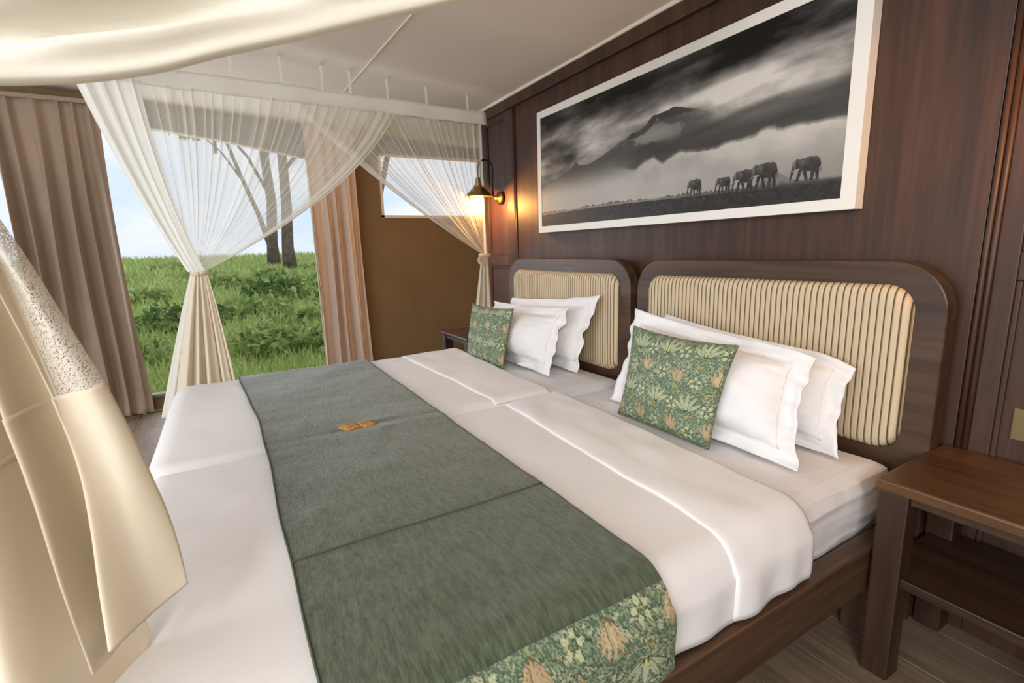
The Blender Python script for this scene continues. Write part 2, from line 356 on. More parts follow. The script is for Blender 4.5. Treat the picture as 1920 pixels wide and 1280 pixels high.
def paint_landscape(nx, ny):
    s, t = np.meshgrid(np.linspace(0, 1, nx), np.linspace(0, 1, ny)); A = 2.78
    X = s * A
    tilt = t - 0.10 * s
    n1 = fbm(X * 2.2, tilt * 7, 3, 6); n2 = fbm(X * 1.3 + 9, tilt * 9 + 3, 11, 6); n3 = fbm(X * 6, t * 9, 21, 5)
    # streaky sky
    Lm = 0.52 + 0.85 * (n1 - 0.5) + 0.65 * (n2 - 0.5) + 0.25 * (n3 - 0.5)
    Lm = Lm - 0.30 * sst(0.62, 0.98, t + 0.10 * s - 0.06) - 0.10 * sst(0.80, 1.0, t)
    streak = np.exp(-((t - (0.66 + 0.22 * (s - 0.5))) / 0.085) ** 2) * sst(0.35, 0.6, s)
    Lm += 0.20 * streak * (0.5 + n2)
    lighthole = np.exp(-((t - 0.62) / 0.12) ** 2) * (1 - sst(0.18, 0.36, s)); Lm += 0.22 * lighthole * n1
    # mountain with long shoulder
    ridge = np.interp(s, [0, .054, .12, .17, .199, .215, .257, .30, .36, .442, .52, .64, .72], [.31, .39, .455, .475, .536, .50, .484, .505, .55, .625, .66, .685, .60])
    ridge = ridge + 0.012 * (fbm(X * 14, X * 0, 5) - 0.5)
    mm = sst(0.0, 0.012, ridge - t) * (1 - sst(0.60, 0.74, s))
    ml = 0.30 + 0.40 * (1 - sst(0.25, 0.50, t + 0.04 * (n3 - .5)))
    Lm = Lm * (1 - mm) + ml * mm
    # dark snow-free dome peeping through cloud, with pale cloud below
    cl = sst(0.50, 0.62, n3 + 0.22 * np.exp(-(((s - 0.53) / 0.10) ** 2 + ((t - 0.585) / 0.05) ** 2))) * np.exp(-(((s - 0.52) / 0.14) ** 2 + ((t - 0.57) / 0.09) ** 2))
    Lm = Lm + 0.35 * cl * (0.62 - Lm) * 2
    dome = inpoly(s + 0.02 * (n1 - .5), t + 0.09 * (n3 - .5), [(.42, .585), (.47, .64), (.52, .69), (.575, .70), (.625, .69), (.655, .655), (.61, .655), (.57, .635), (.535, .655), (.49, .60), (.45, .575)])
    Lm = np.where(dome, 0.19 + 0.12 * n3, Lm)
    # broad dark cloud belt, its ragged lower edge, bright cloud beneath
    low = np.interp(s, [0.38, .465, .50, .532, .56, .62, .70, .78, .86, .93, 1.0], [.40, .34, .40, .425, .365, .40, .40, .385, .42, .39, .40]) + 0.05 * (fbm(X * 9, t * 5, 8) - 0.5)
    up = np.interp(s, [0.38, .5, .65, .8, 1.0], [.47, .52, .55, .58, .63]) + 0.12 * (n1 - 0.5)
    belt = sst(0, 0.02, t - low) * sst(0, 0.05, up - t) * sst(0.34, 0.50, s)
    Lm = Lm * (1 - 0.9 * belt) + 0.9 * belt * (0.17 + 0.22 * n2)
    under = sst(0, 0.012, low - t) * sst(0.40, 0.52, s)
    Lm = Lm * (1 - under) + under * (0.70 - 0.55 * np.abs(low - t) + 0.16 * (n3 - 0.5) + 0.10 * (n1 - .5))
    # haze over the plain
    hz = 0.118 + 0.012 * np.sin(s * 5)
    haze = sst(0.34, 0.13, t) * 0.75
    Lm = Lm * (1 - haze) + haze * (0.66 + 0.12 * (n1 - 0.5) - 0.10 * sst(0.5, 1.0, s))
    hill = sst(0, 0.006, 0.118 + 0.062 * np.exp(-((s - 0.868) / 0.030) ** 2) - t); Lm = Lm * (1 - 0.6 * hill) + 0.6 * hill * 0.38
    trees = (t < hz + 0.020 * vnoise(X * 60, X * 0, 4) * sst(0.3, 0.5, vnoise(X * 4, X * 0, 6))) & (t > hz); Lm = np.where(trees, 0.36, Lm)
    g = t < hz
    gl = 0.17 + 0.12 * fbm(X * 40, t * 60, 31, 3) - 0.04 + 0.10 * (1 - sst(0.0, 0.02, hz - t)) + 0.35 * (vnoise(X * 90, t * 110, 77) > 0.985)
    Lm = np.where(g, gl, Lm)
    mist = (t > hz - 0.012) & (t < hz) ; Lm = np.where(mist, 0.52 - 0.25 * sst(0.4, 0.9, s), Lm)
    def beast(cx, y0, w, h, flipped=False, ph=0.0):
        nonlocal Lm
        ex = (s - (cx - w / 2)) / w; ey = (t - y0) / h
        sh = 0.13 + 0.14 * fbm(ex * 7, ey * 7, int(cx * 90), 3) + 0.10 * sst(0.5, 1.0, ey)
        body = (((ex - .62) / .33) ** 2 + ((ey - .68) / .29) ** 2) < 1
        rump = (((ex - .80) / .17) ** 2 + ((ey - .66) / .30) ** 2) < 1
        head = (((ex - .24) / .14) ** 2 + ((ey - .74) / .20) ** 2) < 1
        neck = inpoly(ex, ey, [(.2, .9), (.45, .95), (.45, .5), (.28, .56)])
        trunk = inpoly(ex, ey, [(.10, .80), (.06, .55), (.03, .25), (.01, .10), (.06, .06), (.10, .26), (.16, .50), (.22, .60)])
        legs = np.zeros(s.shape, bool)
        for (a, b) in ((.36, .30 - ph), (.47, .52 + ph), (.76, .68 + ph * .6), (.86, .92 - ph * .4)):
            legs |= inpoly(ex, ey, [(a - .065, .5), (a + .07, .5), ((a + b) / 2 + .055, .25), (b + .055, 0.0), (b - .045, 0.0), ((a + b) / 2 - .05, .25)])
        tail = inpoly(ex, ey, [(.95, .72), (.975, .70), (1.0, .35), (.985, .33)])
        ear = (((ex - .37) / .10) ** 2 + ((ey - .74) / .20) ** 2) < 1
        tusk = inpoly(ex, ey, [(.13, .55), (.05, .42), (.07, .40), (.16, .50)])
        sil = body | rump | head | neck | trunk | legs | tail
        Lm = np.where(sil, sh, Lm)
        Lm = np.where(ear, 0.29 + 0.2 * (ey - .6) + 0.10 * (fbm(ex * 9, ey * 9, 3, 3) - .5), Lm)
        Lm = np.where(tusk, 0.45, Lm)
        Lm = np.where((head & (ex < .2)), sh + 0.14, Lm)
    beast(.664, .098, .046, .118, ph=.04); beast(.744, .098, .044, .102, ph=.02); beast(.795, .094, .056, .130, ph=.05)
    beast(.842, .098, .066, .146, ph=.03); beast(.930, .108, .062, .128, ph=.05)
    Lm = np.clip(Lm, 0.06, 0.82)
    return np.stack([srgb2lin(Lm * 0.99), srgb2lin(Lm * 0.965), srgb2lin(Lm * 0.935)], -1)

def paint_floral(wm, hm, nx, ny, seed=1):
    """dense leaf-and-flower cotton print, metres wm x hm; colours linear"""
    x, y = np.meshgrid(np.linspace(0, wm, nx), np.linspace(0, hm, ny))
    C = np.zeros((ny, nx, 3)); C[:] = (84, 102, 84)
    wx = x + 0.012 * (fbm(x * 40, y * 40, seed) - .5); wy = y + 0.012 * (fbm(x * 40 + 7, y * 40, seed + 3) - .5)
    def put(mask, col, a=1.0): C[mask] = C[mask] * (1 - a) + np.array(col) * a
    f1 = fbm(wx * 55, wy * 55, seed + 5, 2); curl = np.abs(np.sin(f1 * 26)); put(curl < 0.30, (146, 160, 130), 0.75)
    f2 = fbm(wx * 75 + 3, wy * 75, seed + 9, 2); put(np.abs(np.sin(f2 * 20)) < 0.2, (160, 168, 138), 0.7)
    rng = random.Random(seed)
    def petal(cx, cy, ang, ln, wd, col, edge=(62, 72, 46)):
        dx = x - cx; dy = y - cy; c, s_ = math.cos(ang), math.sin(ang)
        u = dx * c + dy * s_; v = -dx * s_ + dy * c
        d = ((u - ln / 2) / (ln / 2)) ** 2 + (v / (wd / 2 * (1.0 - 0.45 * np.clip(u / ln, 0, 1)))) ** 2
        put(d < 1.35, edge, 0.9); put(d < 0.95, col, 1.0)
        put((d < 0.95) & (np.abs(v) < wd * 0.05), edge, 0.35)
    n = int(wm * hm * 6500)
    for k in range(n):   # small leaves
        g = rng.choice([(136, 150, 124), (154, 162, 136), (116, 136, 112), (166, 170, 146)])
        petal(rng.uniform(0, wm), rng.uniform(0, hm), rng.uniform(0, 6.28), rng.uniform(.012, .026), rng.uniform(.004, .009), g)
    px, py = 0.150, 0.190; r = 0
    yy = 0.02
    while yy < hm + 0.05:
        xx = (r % 2) * px / 2
        while xx < wm + 0.05:
            jx, jy = xx + rng.uniform(-.008, .008), yy + rng.uniform(-.008, .008)
            if r % 2 == 0:   # fan shaped tan bloom on a stem
                petal(jx, jy, -PI / 2, .030, .006, (140, 158, 112))
                for a in (-.62, .62, -.32, .32, 0): petal(jx, jy, PI / 2 + a, .066 - .020 * abs(a), .013, rng.choice([(180, 160, 128), (168, 150, 120), (186, 172, 140)]), (98, 88, 64))
            else:            # pale leaf spray
                for a in (-1.05, 1.05, -.55, .55, 0): petal(jx, jy, PI / 2 + a, .066, .018, (164, 172, 142))
                petal(jx, jy, PI / 2, .014, .008, (205, 185, 95))
            for q in range(5):   # berries
                a = q * 1.2566 + jx * 30
                petal(jx + px / 2 + .008 * math.cos(a), jy + .012 + .008 * math.sin(a), a, .017, .015, (178, 184, 150))
            petal(jx + px * .5, jy + py * .36, .4, .014, .010, (178, 152, 98)); petal(jx + px * .5, jy + py * .36, 2.7, .014, .010, (170, 146, 96))
            xx += px
        yy += py / 2; r += 1
    return srgb2lin(np.clip(C * 1.03, 0, 255) / 255)

# ================================================================== SETTING
def ceil_z(y): return 2.06 + 0.055 * (-y)

fl = tag(empty('floor', (0, 0, 0), None, None), kind='structure')
base = box('underfloor', -4.40, 2.5, -5.0, 2.0, -0.10, -0.014, M['floor'], fl, 0)
rows = 0; y = -5.0; first = {}
while y < 0.35:
    x = -4.38 - (rows % 3) * 0.45
    while x < 2.5:
        xa, xb = max(x, -4.38), min(x + 1.35, 2.48)
        if xb - xa > 0.05:
            key = round(xb - xa, 3)
            if key in first:
                p = bpy.data.objects.new('plank', first[key]); COL.objects.link(p); p.parent = fl
            else:
                bm = bmesh.new(); box_bm(bm, 0, xb - xa - 0.003, 0, 0.187, -0.014, 0, 0.0015); p = from_bm('plank', bm, M['floor'], fl); first[key] = p.data
            p.location = (xa, y, random.uniform(-0.0006, 0.0))
        x += 1.35
    y += 0.19; rows += 1

# ceiling: one sheet of canvas with a sewn seam
def cfn(u, v):
    x = -4.42 + u * 6.95; yy = 2.0 - v * 7.0
    return (x, yy, ceil_z(min(yy, 0)) - 0.05 * max(0, yy) + 0.006 * noise.noise((x * 1.2, yy * 1.2, 0)))
ce = surf('ceiling', cfn, 50, 50, M['ceiling'], None, 0.006); tag(ce, kind='structure')
tube('seam', [(-4.3 + 6.5 * t, -0.95 + 0.22 * t, ceil_z(-0.95 + 0.22 * t) - 0.006 + 0.006 * noise.noise(((-4.3 + 6.5 * t) * 1.2, (-0.95 + 0.22 * t) * 1.2, 0))) for t in np.linspace(0, 1, 40)], 0.0035, 6, M['ceiling'], ce)

# headboard wall: framed wood panelling, a partition standing clear of the tent side
wb = tag(empty('wall_back', (0, 0, 0), None, None), kind='structure')
box('core', -3.30, 2.5, 0.022, 0.10, 0, 2.05, M['wall_wood'], wb, 0)
W = M['wall_wood']
def panelcol(x0, x1, xs0, xs1):
    box('stile', x0, xs0, 0.0, 0.022, 0, 2.0, W, wb); box('stile', xs1, x1, 0.0, 0.022, 0, 2.0, W, wb)
    box('rail', xs0, xs1, 0.0, 0.022, 0.995, 1.067, W, wb); box('rail', xs0, xs1, 0.0, 0.022, 0.0, 0.10, W, wb); box('rail', xs0, xs1, 0.0, 0.022, 1.95, 2.0, W, wb)
    for (za, zb) in ((0.10, 0.995), (1.067, 1.95)):
        box('panel', xs0, xs1, 0.012, 0.022, za, zb, W, wb, 0)
        t = 0.012
        bm = bmesh.new()
        box_bm(bm, xs0, xs0 + t, 0.003, 0.014, za, zb, 0.003); box_bm(bm, xs1 - t, xs1, 0.003, 0.014, za, zb, 0.003)
        box_bm(bm, xs0 + t, xs1 - t, 0.003, 0.014, za, za + t, 0.003); box_bm(bm, xs0 + t, xs1 - t, 0.003, 0.014, zb - t, zb, 0.003)
        from_bm('bead', bm, W, wb)
panelcol(-3.30, -2.87, -3.235, -2.955)
box('panel', -2.835, -0.505, 0.004, 0.022, 0, 2.0, W, wb, 0.002)
def mould(x0, x1):
    w = (x1 - x0) / 2
    for k in range(2):
        xc = x0 + w * (k + .5)
        bm = bmesh.new()
        r = bmesh.ops.create_cone(bm, segments=12, radius1=w / 2, radius2=w / 2, depth=2.0, cap_ends=True)
        bmesh.ops.translate(bm, verts=bm.verts, vec=(xc, 0.004, 1.0)); from_bm('moulding', bm, W, wb, True)
mould(-2.868, -2.838); mould(-0.503, -0.474)
panelcol(-0.474, -0.02, -0.43, -0.08)
mould(-0.018, 0.012)
box('panel', 0.014, 2.5, 0.004, 0.022, 0, 2.0, W, wb, 0.002)
box('header', -3.30, 2.5, -0.022, 0.022, 1.985, 2.045, W, wb, 0.004)
# pale end post and cornice strip
tr = box('trim_1', -3.335, -3.302, 0.0, 0.10, 0, 2.05, M['whitetrim'], None, 0.003); tag(tr, kind='structure')
tr = box('trim_2', -3.335, 2.5, -0.030, 0.05, 2.045, 2.075, M['whitetrim'], None, 0.006); tag(tr, kind='structure')

# tent side wall of canvas with two openings
def wall_poly(name, boxes, mat):
    bm = bmesh.new()
    for b in boxes: box_bm(bm, *b)
    o = from_bm(name, bm, mat); return tag(o, kind='structure')
X0, X1 = -4.46, -4.40
wall_poly('wall_left', [
    (X0, X1, -5.0, -3.75, 0, 2.45), (X0, X1, -3.75, -1.02, 0, 0.115), (X0, X1, -3.75, -1.02, 2.0, 2.36),
    (X0, X1, -1.02, -0.43, 0, 2.20), (X0, X1, -0.43, 0.56, 0, 1.425), (X0, X1, -0.43, 0.56, 1.945, 2.20), (X0, X1, 0.56, 2.0, 0, 2.2)], M['canvas'])
o = wall_poly('wall_right', [(2.5, 2.56, -5.0, 2.0, 0, 2.4)], M['wall_wood'])
o = wall_poly('wall_rear', [(-4.46, 2.56, 2.0, 2.06, 0, 2.2)], M['canvas'])
o = wall_poly('wall_front', [(-4.46, -3.4, -5.06, -5.0, 0, 2.45), (2.0, 2.56, -5.06, -5.0, 0, 2.45), (-3.4, 2.0, -5.06, -5.0, 2.25, 2.45)], M['canvas'])

def frame_poly(name, pts, th, mat, parent):   # a flat prism in the y-z plane at the wall
    n = len(pts); vs = [(X1 + 0.002, p[0], p[1]) for p in pts] + [(X1 + 0.002 + th, p[0], p[1]) for p in pts]
    f = [tuple(range(n)), tuple(range(2 * n - 1, n - 1, -1))] + [(i, i + n, (i + 1) % n + n, (i + 1) % n) for i in range(n)]
    return mesh(name, vs, f, mat, parent, False)
w1 = tag(empty('window_1', (-4.40, -2.4, 0.1), None, None), kind='structure')
frame_poly('window_flap', [(-3.7, 2.0), (-2.05, 2.005), (-1.62, 1.955), (-1.03, 1.865), (-0.96, 1.875), (-0.94, 2.125), (-2.05, 2.128), (-3.7, 2.13)], 0.020, M['flap'], w1)
tube('flap_edge', [(-4.37, -3.7, 2.0), (-4.37, -2.05, 2.0), (-4.37, -1.62, 1.95), (-4.37, -1.03, 1.862)], 0.009, 8, M['whitetrim'], w1)
box('sill', -4.44, -4.36, -3.75, -1.02, 0.10, 0.125, M['flap'], w1, 0.004)
box('flap_strap', -4.375, -4.366, -1.66, -1.635, 1.86, 2.10, M['flap'], w1, 0)
w2 = tag(empty('window_2', (-4.40, 0.06, 1.4), None, None), kind='structure')
frame_poly('window_flap', [(-0.45, 1.94), (0.62, 1.955), (0.62, 2.125), (-0.45, 2.125)], 0.018, M['flap'], w2)
bm = bmesh.new()
box_bm(bm, -4.405, -4.385, -0.445, -0.425, 1.41, 1.95); box_bm(bm, -4.405, -4.385, 0.555, 0.575, 1.41, 1.95); box_bm(bm, -4.405, -4.385, -0.445, 0.575, 1.405, 1.43); box_bm(bm, -4.405, -4.385, -0.445, 0.575, 1.925, 1.95)
from_bm('window_frame', bm, M['whitetrim'], w2)

# ================================================================== BEDS
def rounded_rect(x0, x1, z0, z1, r, seg=8, rb=None):
    rb = r if rb is None else rb
    pts = []
    for (cx, cz, a0, rr) in ((x1 - r, z1 - r, 0, r), (x0 + r, z1 - r, PI / 2, r), (x0 + rb, z0 + rb, PI, rb), (x1 - rb, z0 + rb, 1.5 * PI, rb)):
        for k in range(seg + 1):
            a = a0 + PI / 2 * k / seg; pts.append((cx + rr * math.cos(a), cz + rr * math.sin(a)))
    return pts

def make_bed(tagname, x0, x1, label, grp):
    b = empty('bed', ((x0 + x1) / 2, -1.0, 0), label, 'bed', grp)
    # headboard frame: rounded board ring, legs down to the floor
    out_ = rounded_rect(x0, x1, 0.0, 1.045, 0.135, 8, 0.01); inn = rounded_rect(x0 + 0.076, x1 - 0.076, 0.506, 0.975, 0.075, 8, 0.05)
    n = len(out_); vs = []
    for yy in (-0.09, -0.032):
        vs += [(p[0], yy, p[1]) for p in out_] + [(p[0], yy, p[1]) for p in inn]
    f = []
    for i in range(n):
        j = (i + 1) % n
        f += [(i, j, n + j, n + i), (2 * n + i, 3 * n + i, 3 * n + j, 2 * n + j), (i, 2 * n + i, 2 * n + j, j), (n + i, n + j, 3 * n + j, 3 * n + i)]
    hf = mesh('headboard_frame', vs, f, M['bed_wood'], b, False)
    bv = hf.modifiers.new('bevel', 'BEVEL'); bv.width = 0.006; bv.segments = 2; bv.limit_method = 'ANGLE'
    # padded striped panel
    xa, xb, za, zb = x0 + 0.070, x1 - 0.070, 0.498, 0.981
    def pf(u, v):
        # square -> rounded square, domed edge
        a, c = u * 2 - 1, v * 2 - 1
        hx, hz = (xb - xa) / 2, (zb - za) / 2; r = 0.072
        X = a * hx; Z = c * hz
        ax, az = abs(X) - (hx - r), abs(Z) - (hz - r)
        if ax > 0 and az > 0:
            d = math.hypot(ax, az); mxd = max(ax, az)
            if d > 0:
                sc = mxd / d; X = math.copysign(hx - r + ax * sc, X); Z = math.copysign(hz - r + az * sc, Z)
        e_ = min(hx - abs(a * hx), hz - abs(c * hz)); dm = 1 - (1 - min(1, e_ / 0.05)) ** 2
        return ((xa + xb) / 2 + X, -0.0885 - 0.024 * math.sqrt(max(dm, 0)), (za + zb) / 2 + Z)
    surf('headboard_panel', pf, 70, 40, M['ticking'], b, 0.02, offset=-1)
    # rails, legs, base
    for (xs, xe) in ((x0 - 0.002 + 0.002, x0 + 0.055), (x1 - 0.055, x1 - 0.005)):
        box('side_rail', xs, xe, -2.0, -0.095, 0.205, 0.328, M['bed_wood_y'], b, 0.006)
    box('foot_rail', x0 + 0.055, x1 - 0.055, -2.0, -1.95, 0.205, 0.328, M['bed_wood'], b, 0.006)
    box('bed_base', x0 + 0.056, x1 - 0.056, -1.949, -0.095, 0.25, 0.285, M['bed_wood'], b, 0)
    for lx in (x0 + 0.02, x1 - 0.10):
        for ly in (-1.94, -0.26):
            box('leg', lx, lx + 0.07, ly, ly + 0.07, 0.0, 0.205, M['bed_wood_z'], b, 0.005)
    return b
make_bed('r', -1.645, -0.525, 'nearer walnut bed with striped headboard beside the open-shelf nightstand', 'pair of beds pushed together')
make_bed('l', -2.81, -1.688, 'farther walnut bed with striped headboard beside the wall lamp', 'pair of beds pushed together')

def mattress(x0, x1, label):
    bm = bmesh.new(); box_bm(bm, x0, x1, -1.945, -0.118, 0.288, 0.485, 0.045)
    bmesh.ops.subdivide_edges(bm, edges=bm.edges[:], cuts=16, use_grid_fill=True)
    for v in bm.verts:
        p = v.co; side = 1 if p.z < 0.47 else 0.25
        v.co = p + Vector(((0.014 * noise.noise((p.y * 8, p.z * 16, 1)) + 0.008 * noise.noise((p.y * 22 + p.z * 30, p.z * 9, 4))) * (1 if side == 1 else 0), 0, 0.004 * noise.noise((p.x * 6, p.y * 6, 3))))
    o = from_bm('mattress', bm, M['linen_wrinkled'], None, True)
    return tag(o, label, 'mattress', 'mattresses of the two beds')
mattress(-1.655, -0.585, 'mattress in white fitted sheet on the nearer bed')
mattress(-2.745, -1.680, 'mattress in white fitted sheet on the farther bed')

# cloth draped over the bed: one cross profile (gap -> outer edge) swept head to foot
def drape_point(s, y, xg, xe, ztop, hem_z, yfoot, grow=0.0, seed=0, gapdip=0.03):
    """s: arc length from the gap outwards; returns point. xe: outer edge of top"""
    sg = 1 if xe > xg else -1
    w = abs(xe - xg); r = 0.075 + grow
    # across
    if s < 0.05: dx = s; dz = gapdip * (1 - math.sin(PI / 2 * s / 0.05))
    elif s < w - r: dx = s; dz = 0
    else:
        q = s - (w - r); arc = r * PI / 2
        if q < arc: a = q / r; dx = w - r + r * math.sin(a); dz = r * (1 - math.cos(a))
        else: dx = w; dz = r + (q - arc)
    fall = max(0, dz - r * 0.6) if s > w / 2 else 0
    X = xg + sg * dx; Z = ztop - dz
    # foot
    Y = y; 
    if yfoot is not None and y < yfoot + r:
        q = (yfoot + r) - y; arc = r * PI / 2
        if q < arc: a = q / r; Y = yfoot + r - r * math.sin(a); dz2 = r * (1 - math.cos(a))
        else: Y = yfoot; dz2 = r + q - arc
        Z -= dz2; 
        # round the plan corner
        R = 0.16
        cx = xg + sg * (w - R); cy = yfoot + R
        if (X - cx) * sg > 0 and Y < cy:
            d = math.hypot(X - cx, Y - cy)
            if d > R: X = cx + (X - cx) * R / d; Y = cy + (Y - cy) * R / d
    Z = max(Z, hem_z + 0.01 * noise.noise((y * 5, s * 3, seed)))
    n = noise.noise((X * 5, Y * 5, seed)) * 0.004 + noise.noise((X * 14, Y * 11, seed + 5)) * 0.0016
    Z += n
    if fall > 0.01:
        wv = 0.010 * min(1, fall / 0.08) * (math.sin(y * 47 + seed + 2 * noise.noise((y * 3, 0, seed))) * 0.45 + noise.noise((y * 9, Z * 2, seed)) * 0.9)
        X += sg * (0.006 + wv * 0.6)
    return (X, Y, Z)

def make_duvet(xg, xe, side, label, ytop_gap, ytop_out, yfold_gap, yfold_out, seed):
    w = abs(xe - xg); smax = w + 0.135
    def yh(u): return ytop_gap + (ytop_out - ytop_gap) * sm(0.1, 1, u)
    def fn(u, v):
        s = u * smax; y0 = yh(u); y = y0 + (-2.13 - y0) * v
        return drape_point(s, y, xg, xe, 0.504, 0.322, -1.985, 0, seed)
    d = surf('duvet', fn, 90, 120, M['linen'], None, 0.014, offset=-1, flip=(xe > xg))
    tag(d, label, 'duvet', 'white duvets on the two beds')
    # folded-back top layer with a rolled edge towards the foot
    def ff(u, v):
        s = 0.01 + u * (smax - 0.012 + 0.0); ya = yh(u) + 0.004; yb = yfold_gap + (yfold_out - yfold_gap) * u + 0.012 * noise.noise((u * 5, seed, 2))
        q = v * 1.06
        edge = 1 - sm(0.93, 1.0, v)
        y = ya + (yb - ya) * min(v, 1.0)
        up = 0.009 * math.sqrt(max(0, 1 - (2 * max(0, v - 0.5)) ** 4)) * (0.35 + 0.65 * sm(0, 0.06, v)) + 0.004 * noise.noise((u * 8, v * 3, seed))
        p = drape_point(s, y, xg, xe, 0.506, 0.325, None, 0.0, seed)
        k = sm(w - 0.02, w + 0.08, s)
        sg = 1 if xe > xg else -1
        return (p[0] + sg * up * k, p[1], p[2] + up * (1 - k))
    f = surf('folded_top', ff, 90, 46, M['linen'], d, 0.006, offset=-1, flip=(xe > xg))
    return d
make_duvet(-1.672, -0.555, 1, 'white duvet over the nearer bed, its top folded back below the large floral cushion', -0.545, -0.60, -0.80, -0.875, 3)
make_duvet(-1.678, -2.83, -1, 'white duvet over the farther bed, its top folded back below the small floral cushion', -0.545, -0.50, -0.815, -0.86, 8)

# green runner lying across both beds
rn = None
def run_pt(x_s, y, lift):
    """x_s measured along the bed from the gap centre: positive to the nearer bed's outer edge"""
    xg = -1.675
    if x_s >= 0: p = drape_point(x_s, y, xg, -0.555, 0.504, 0.322, None, 0.0, 3, gapdip=0.003)
    else: p = drape_point(-x_s, y, xg, -2.83, 0.504, 0.322, None, 0.0, 3, gapdip=0.003)
    fall = 1 if p[2] < 0.44 else 0
    k = sm(0.50, 0.42, p[2]) if abs(x_s) > 0.5 else 0
    sg = 1 if x_s > 0 else -1
    wr = 0.003 * noise.noise((x_s * 5, y * 16, 4)) + 0.004 * max(0, 1 - abs(x_s - 0.02) / 0.14) * noise.noise((x_s * 20, y * 9, 9))
    return (p[0] + sg * lift * k, p[1], p[2] + (lift + max(0, wr)) * (1 - k) + 0.0)
XL, XB, XR = -1.24, 1.105, 1.300
def yedge(xs, v):
    yh_ = -1.062 + 0.004 * noise.noise((xs * 3, 1, 1)); yf = -1.655 - 0.045 * sm(-0.2, -1.1, xs) + 0.006 * noise.noise((xs * 3, 7, 1))
    return yh_ + (yf - yh_) * v
rn = surf('bed_runner', lambda u, v: run_pt(XL + (XB - XL) * u, yedge(XL + (XB - XL) * u, v), 0.0135), 240, 70, M['velvet'], None, 0.004, offset=-1, flip=True)
tag(rn, 'long moss green velvet bed runner laid across both beds', 'runner')
NBX, NBY = 84, 250
bord = surf('patterned_border', lambda u, v: run_pt(XB + (XR - XB) * u, yedge(XB + (XR - XB) * u, v), 0.0140), NBX, NBY, None, rn, 0.0, flip=True)
fb = paint_floral(0.60, 0.235, NBY, NBX, 5)          # x along v
set_vcol(bord.data, fb.transpose(1, 0, 2).reshape(-1, 3)); bord.data.materials.append(M['floral'])
bord['label'] = 'floral printed end of the runner hanging over the bed side'
def seam(xs, dx=0.0):
    pts = []
    for k in range(30):
        v = k / 29; p = run_pt(xs + dx * v, yedge(xs, v), 0.0150); pts.append(p)
    tube('stitched_seam', pts, 0.0022, 6, M['seam'], rn)
seam(0.70); 
def hemline(v0):
    pts = [run_pt(XL + (XB - XL) * k / 90, yedge(XL + (XB - XL) * k / 90, v0), 0.0142) for k in range(91)]
    tube('edge_stitching', pts, 0.0018, 6, M['seam'], rn)
hemline(0.004); hemline(0.996)
# tan two-lobed embroidered patch at the middle of the runner
def lobe(cx, cy, rx, ry, ang, h):
    vs = []; n = 20; f = []
    for q in range(5):
        rr = (1 - q / 5)
        for k in range(n):
            a = 2 * PI * k / n; wob = 1 + 0.08 * math.sin(5 * a + cx * 9)
            xx = rr * rx * wob * math.cos(a); yy = rr * ry * wob * math.sin(a)
            vs.append((cx + xx * math.cos(ang) - yy * math.sin(ang), cy + xx * math.sin(ang) + yy * math.cos(ang), h * math.sqrt(1 - rr * rr)))
    vs.append((cx, cy, h))
    for q in range(4):
        for k in range(n):
            k2 = (k + 1) % n; f.append((q * n + k, q * n + k2, (q + 1) * n + k2, (q + 1) * n + k))
    for k in range(n): f.append((4 * n + k, 4 * n + (k + 1) % n, 5 * n))
    return vs, f
orn = None
zb = 0.517
vs, f = lobe(-1.692, -1.384, 0.040, 0.030, 1.15, 0.010); v2, f2 = lobe(-1.688, -1.332, 0.038, 0.027, 1.25, 0.011)
allv = vs + v2; allf = f + [tuple(i + len(vs) for i in q) for q in f2]
orn = mesh('embroidered_patch', [(p[0], p[1], p[2] + zb) for p in allv], allf, M['tan'], rn)
orn['label'] = 'small tan two-lobed embroidered patch'

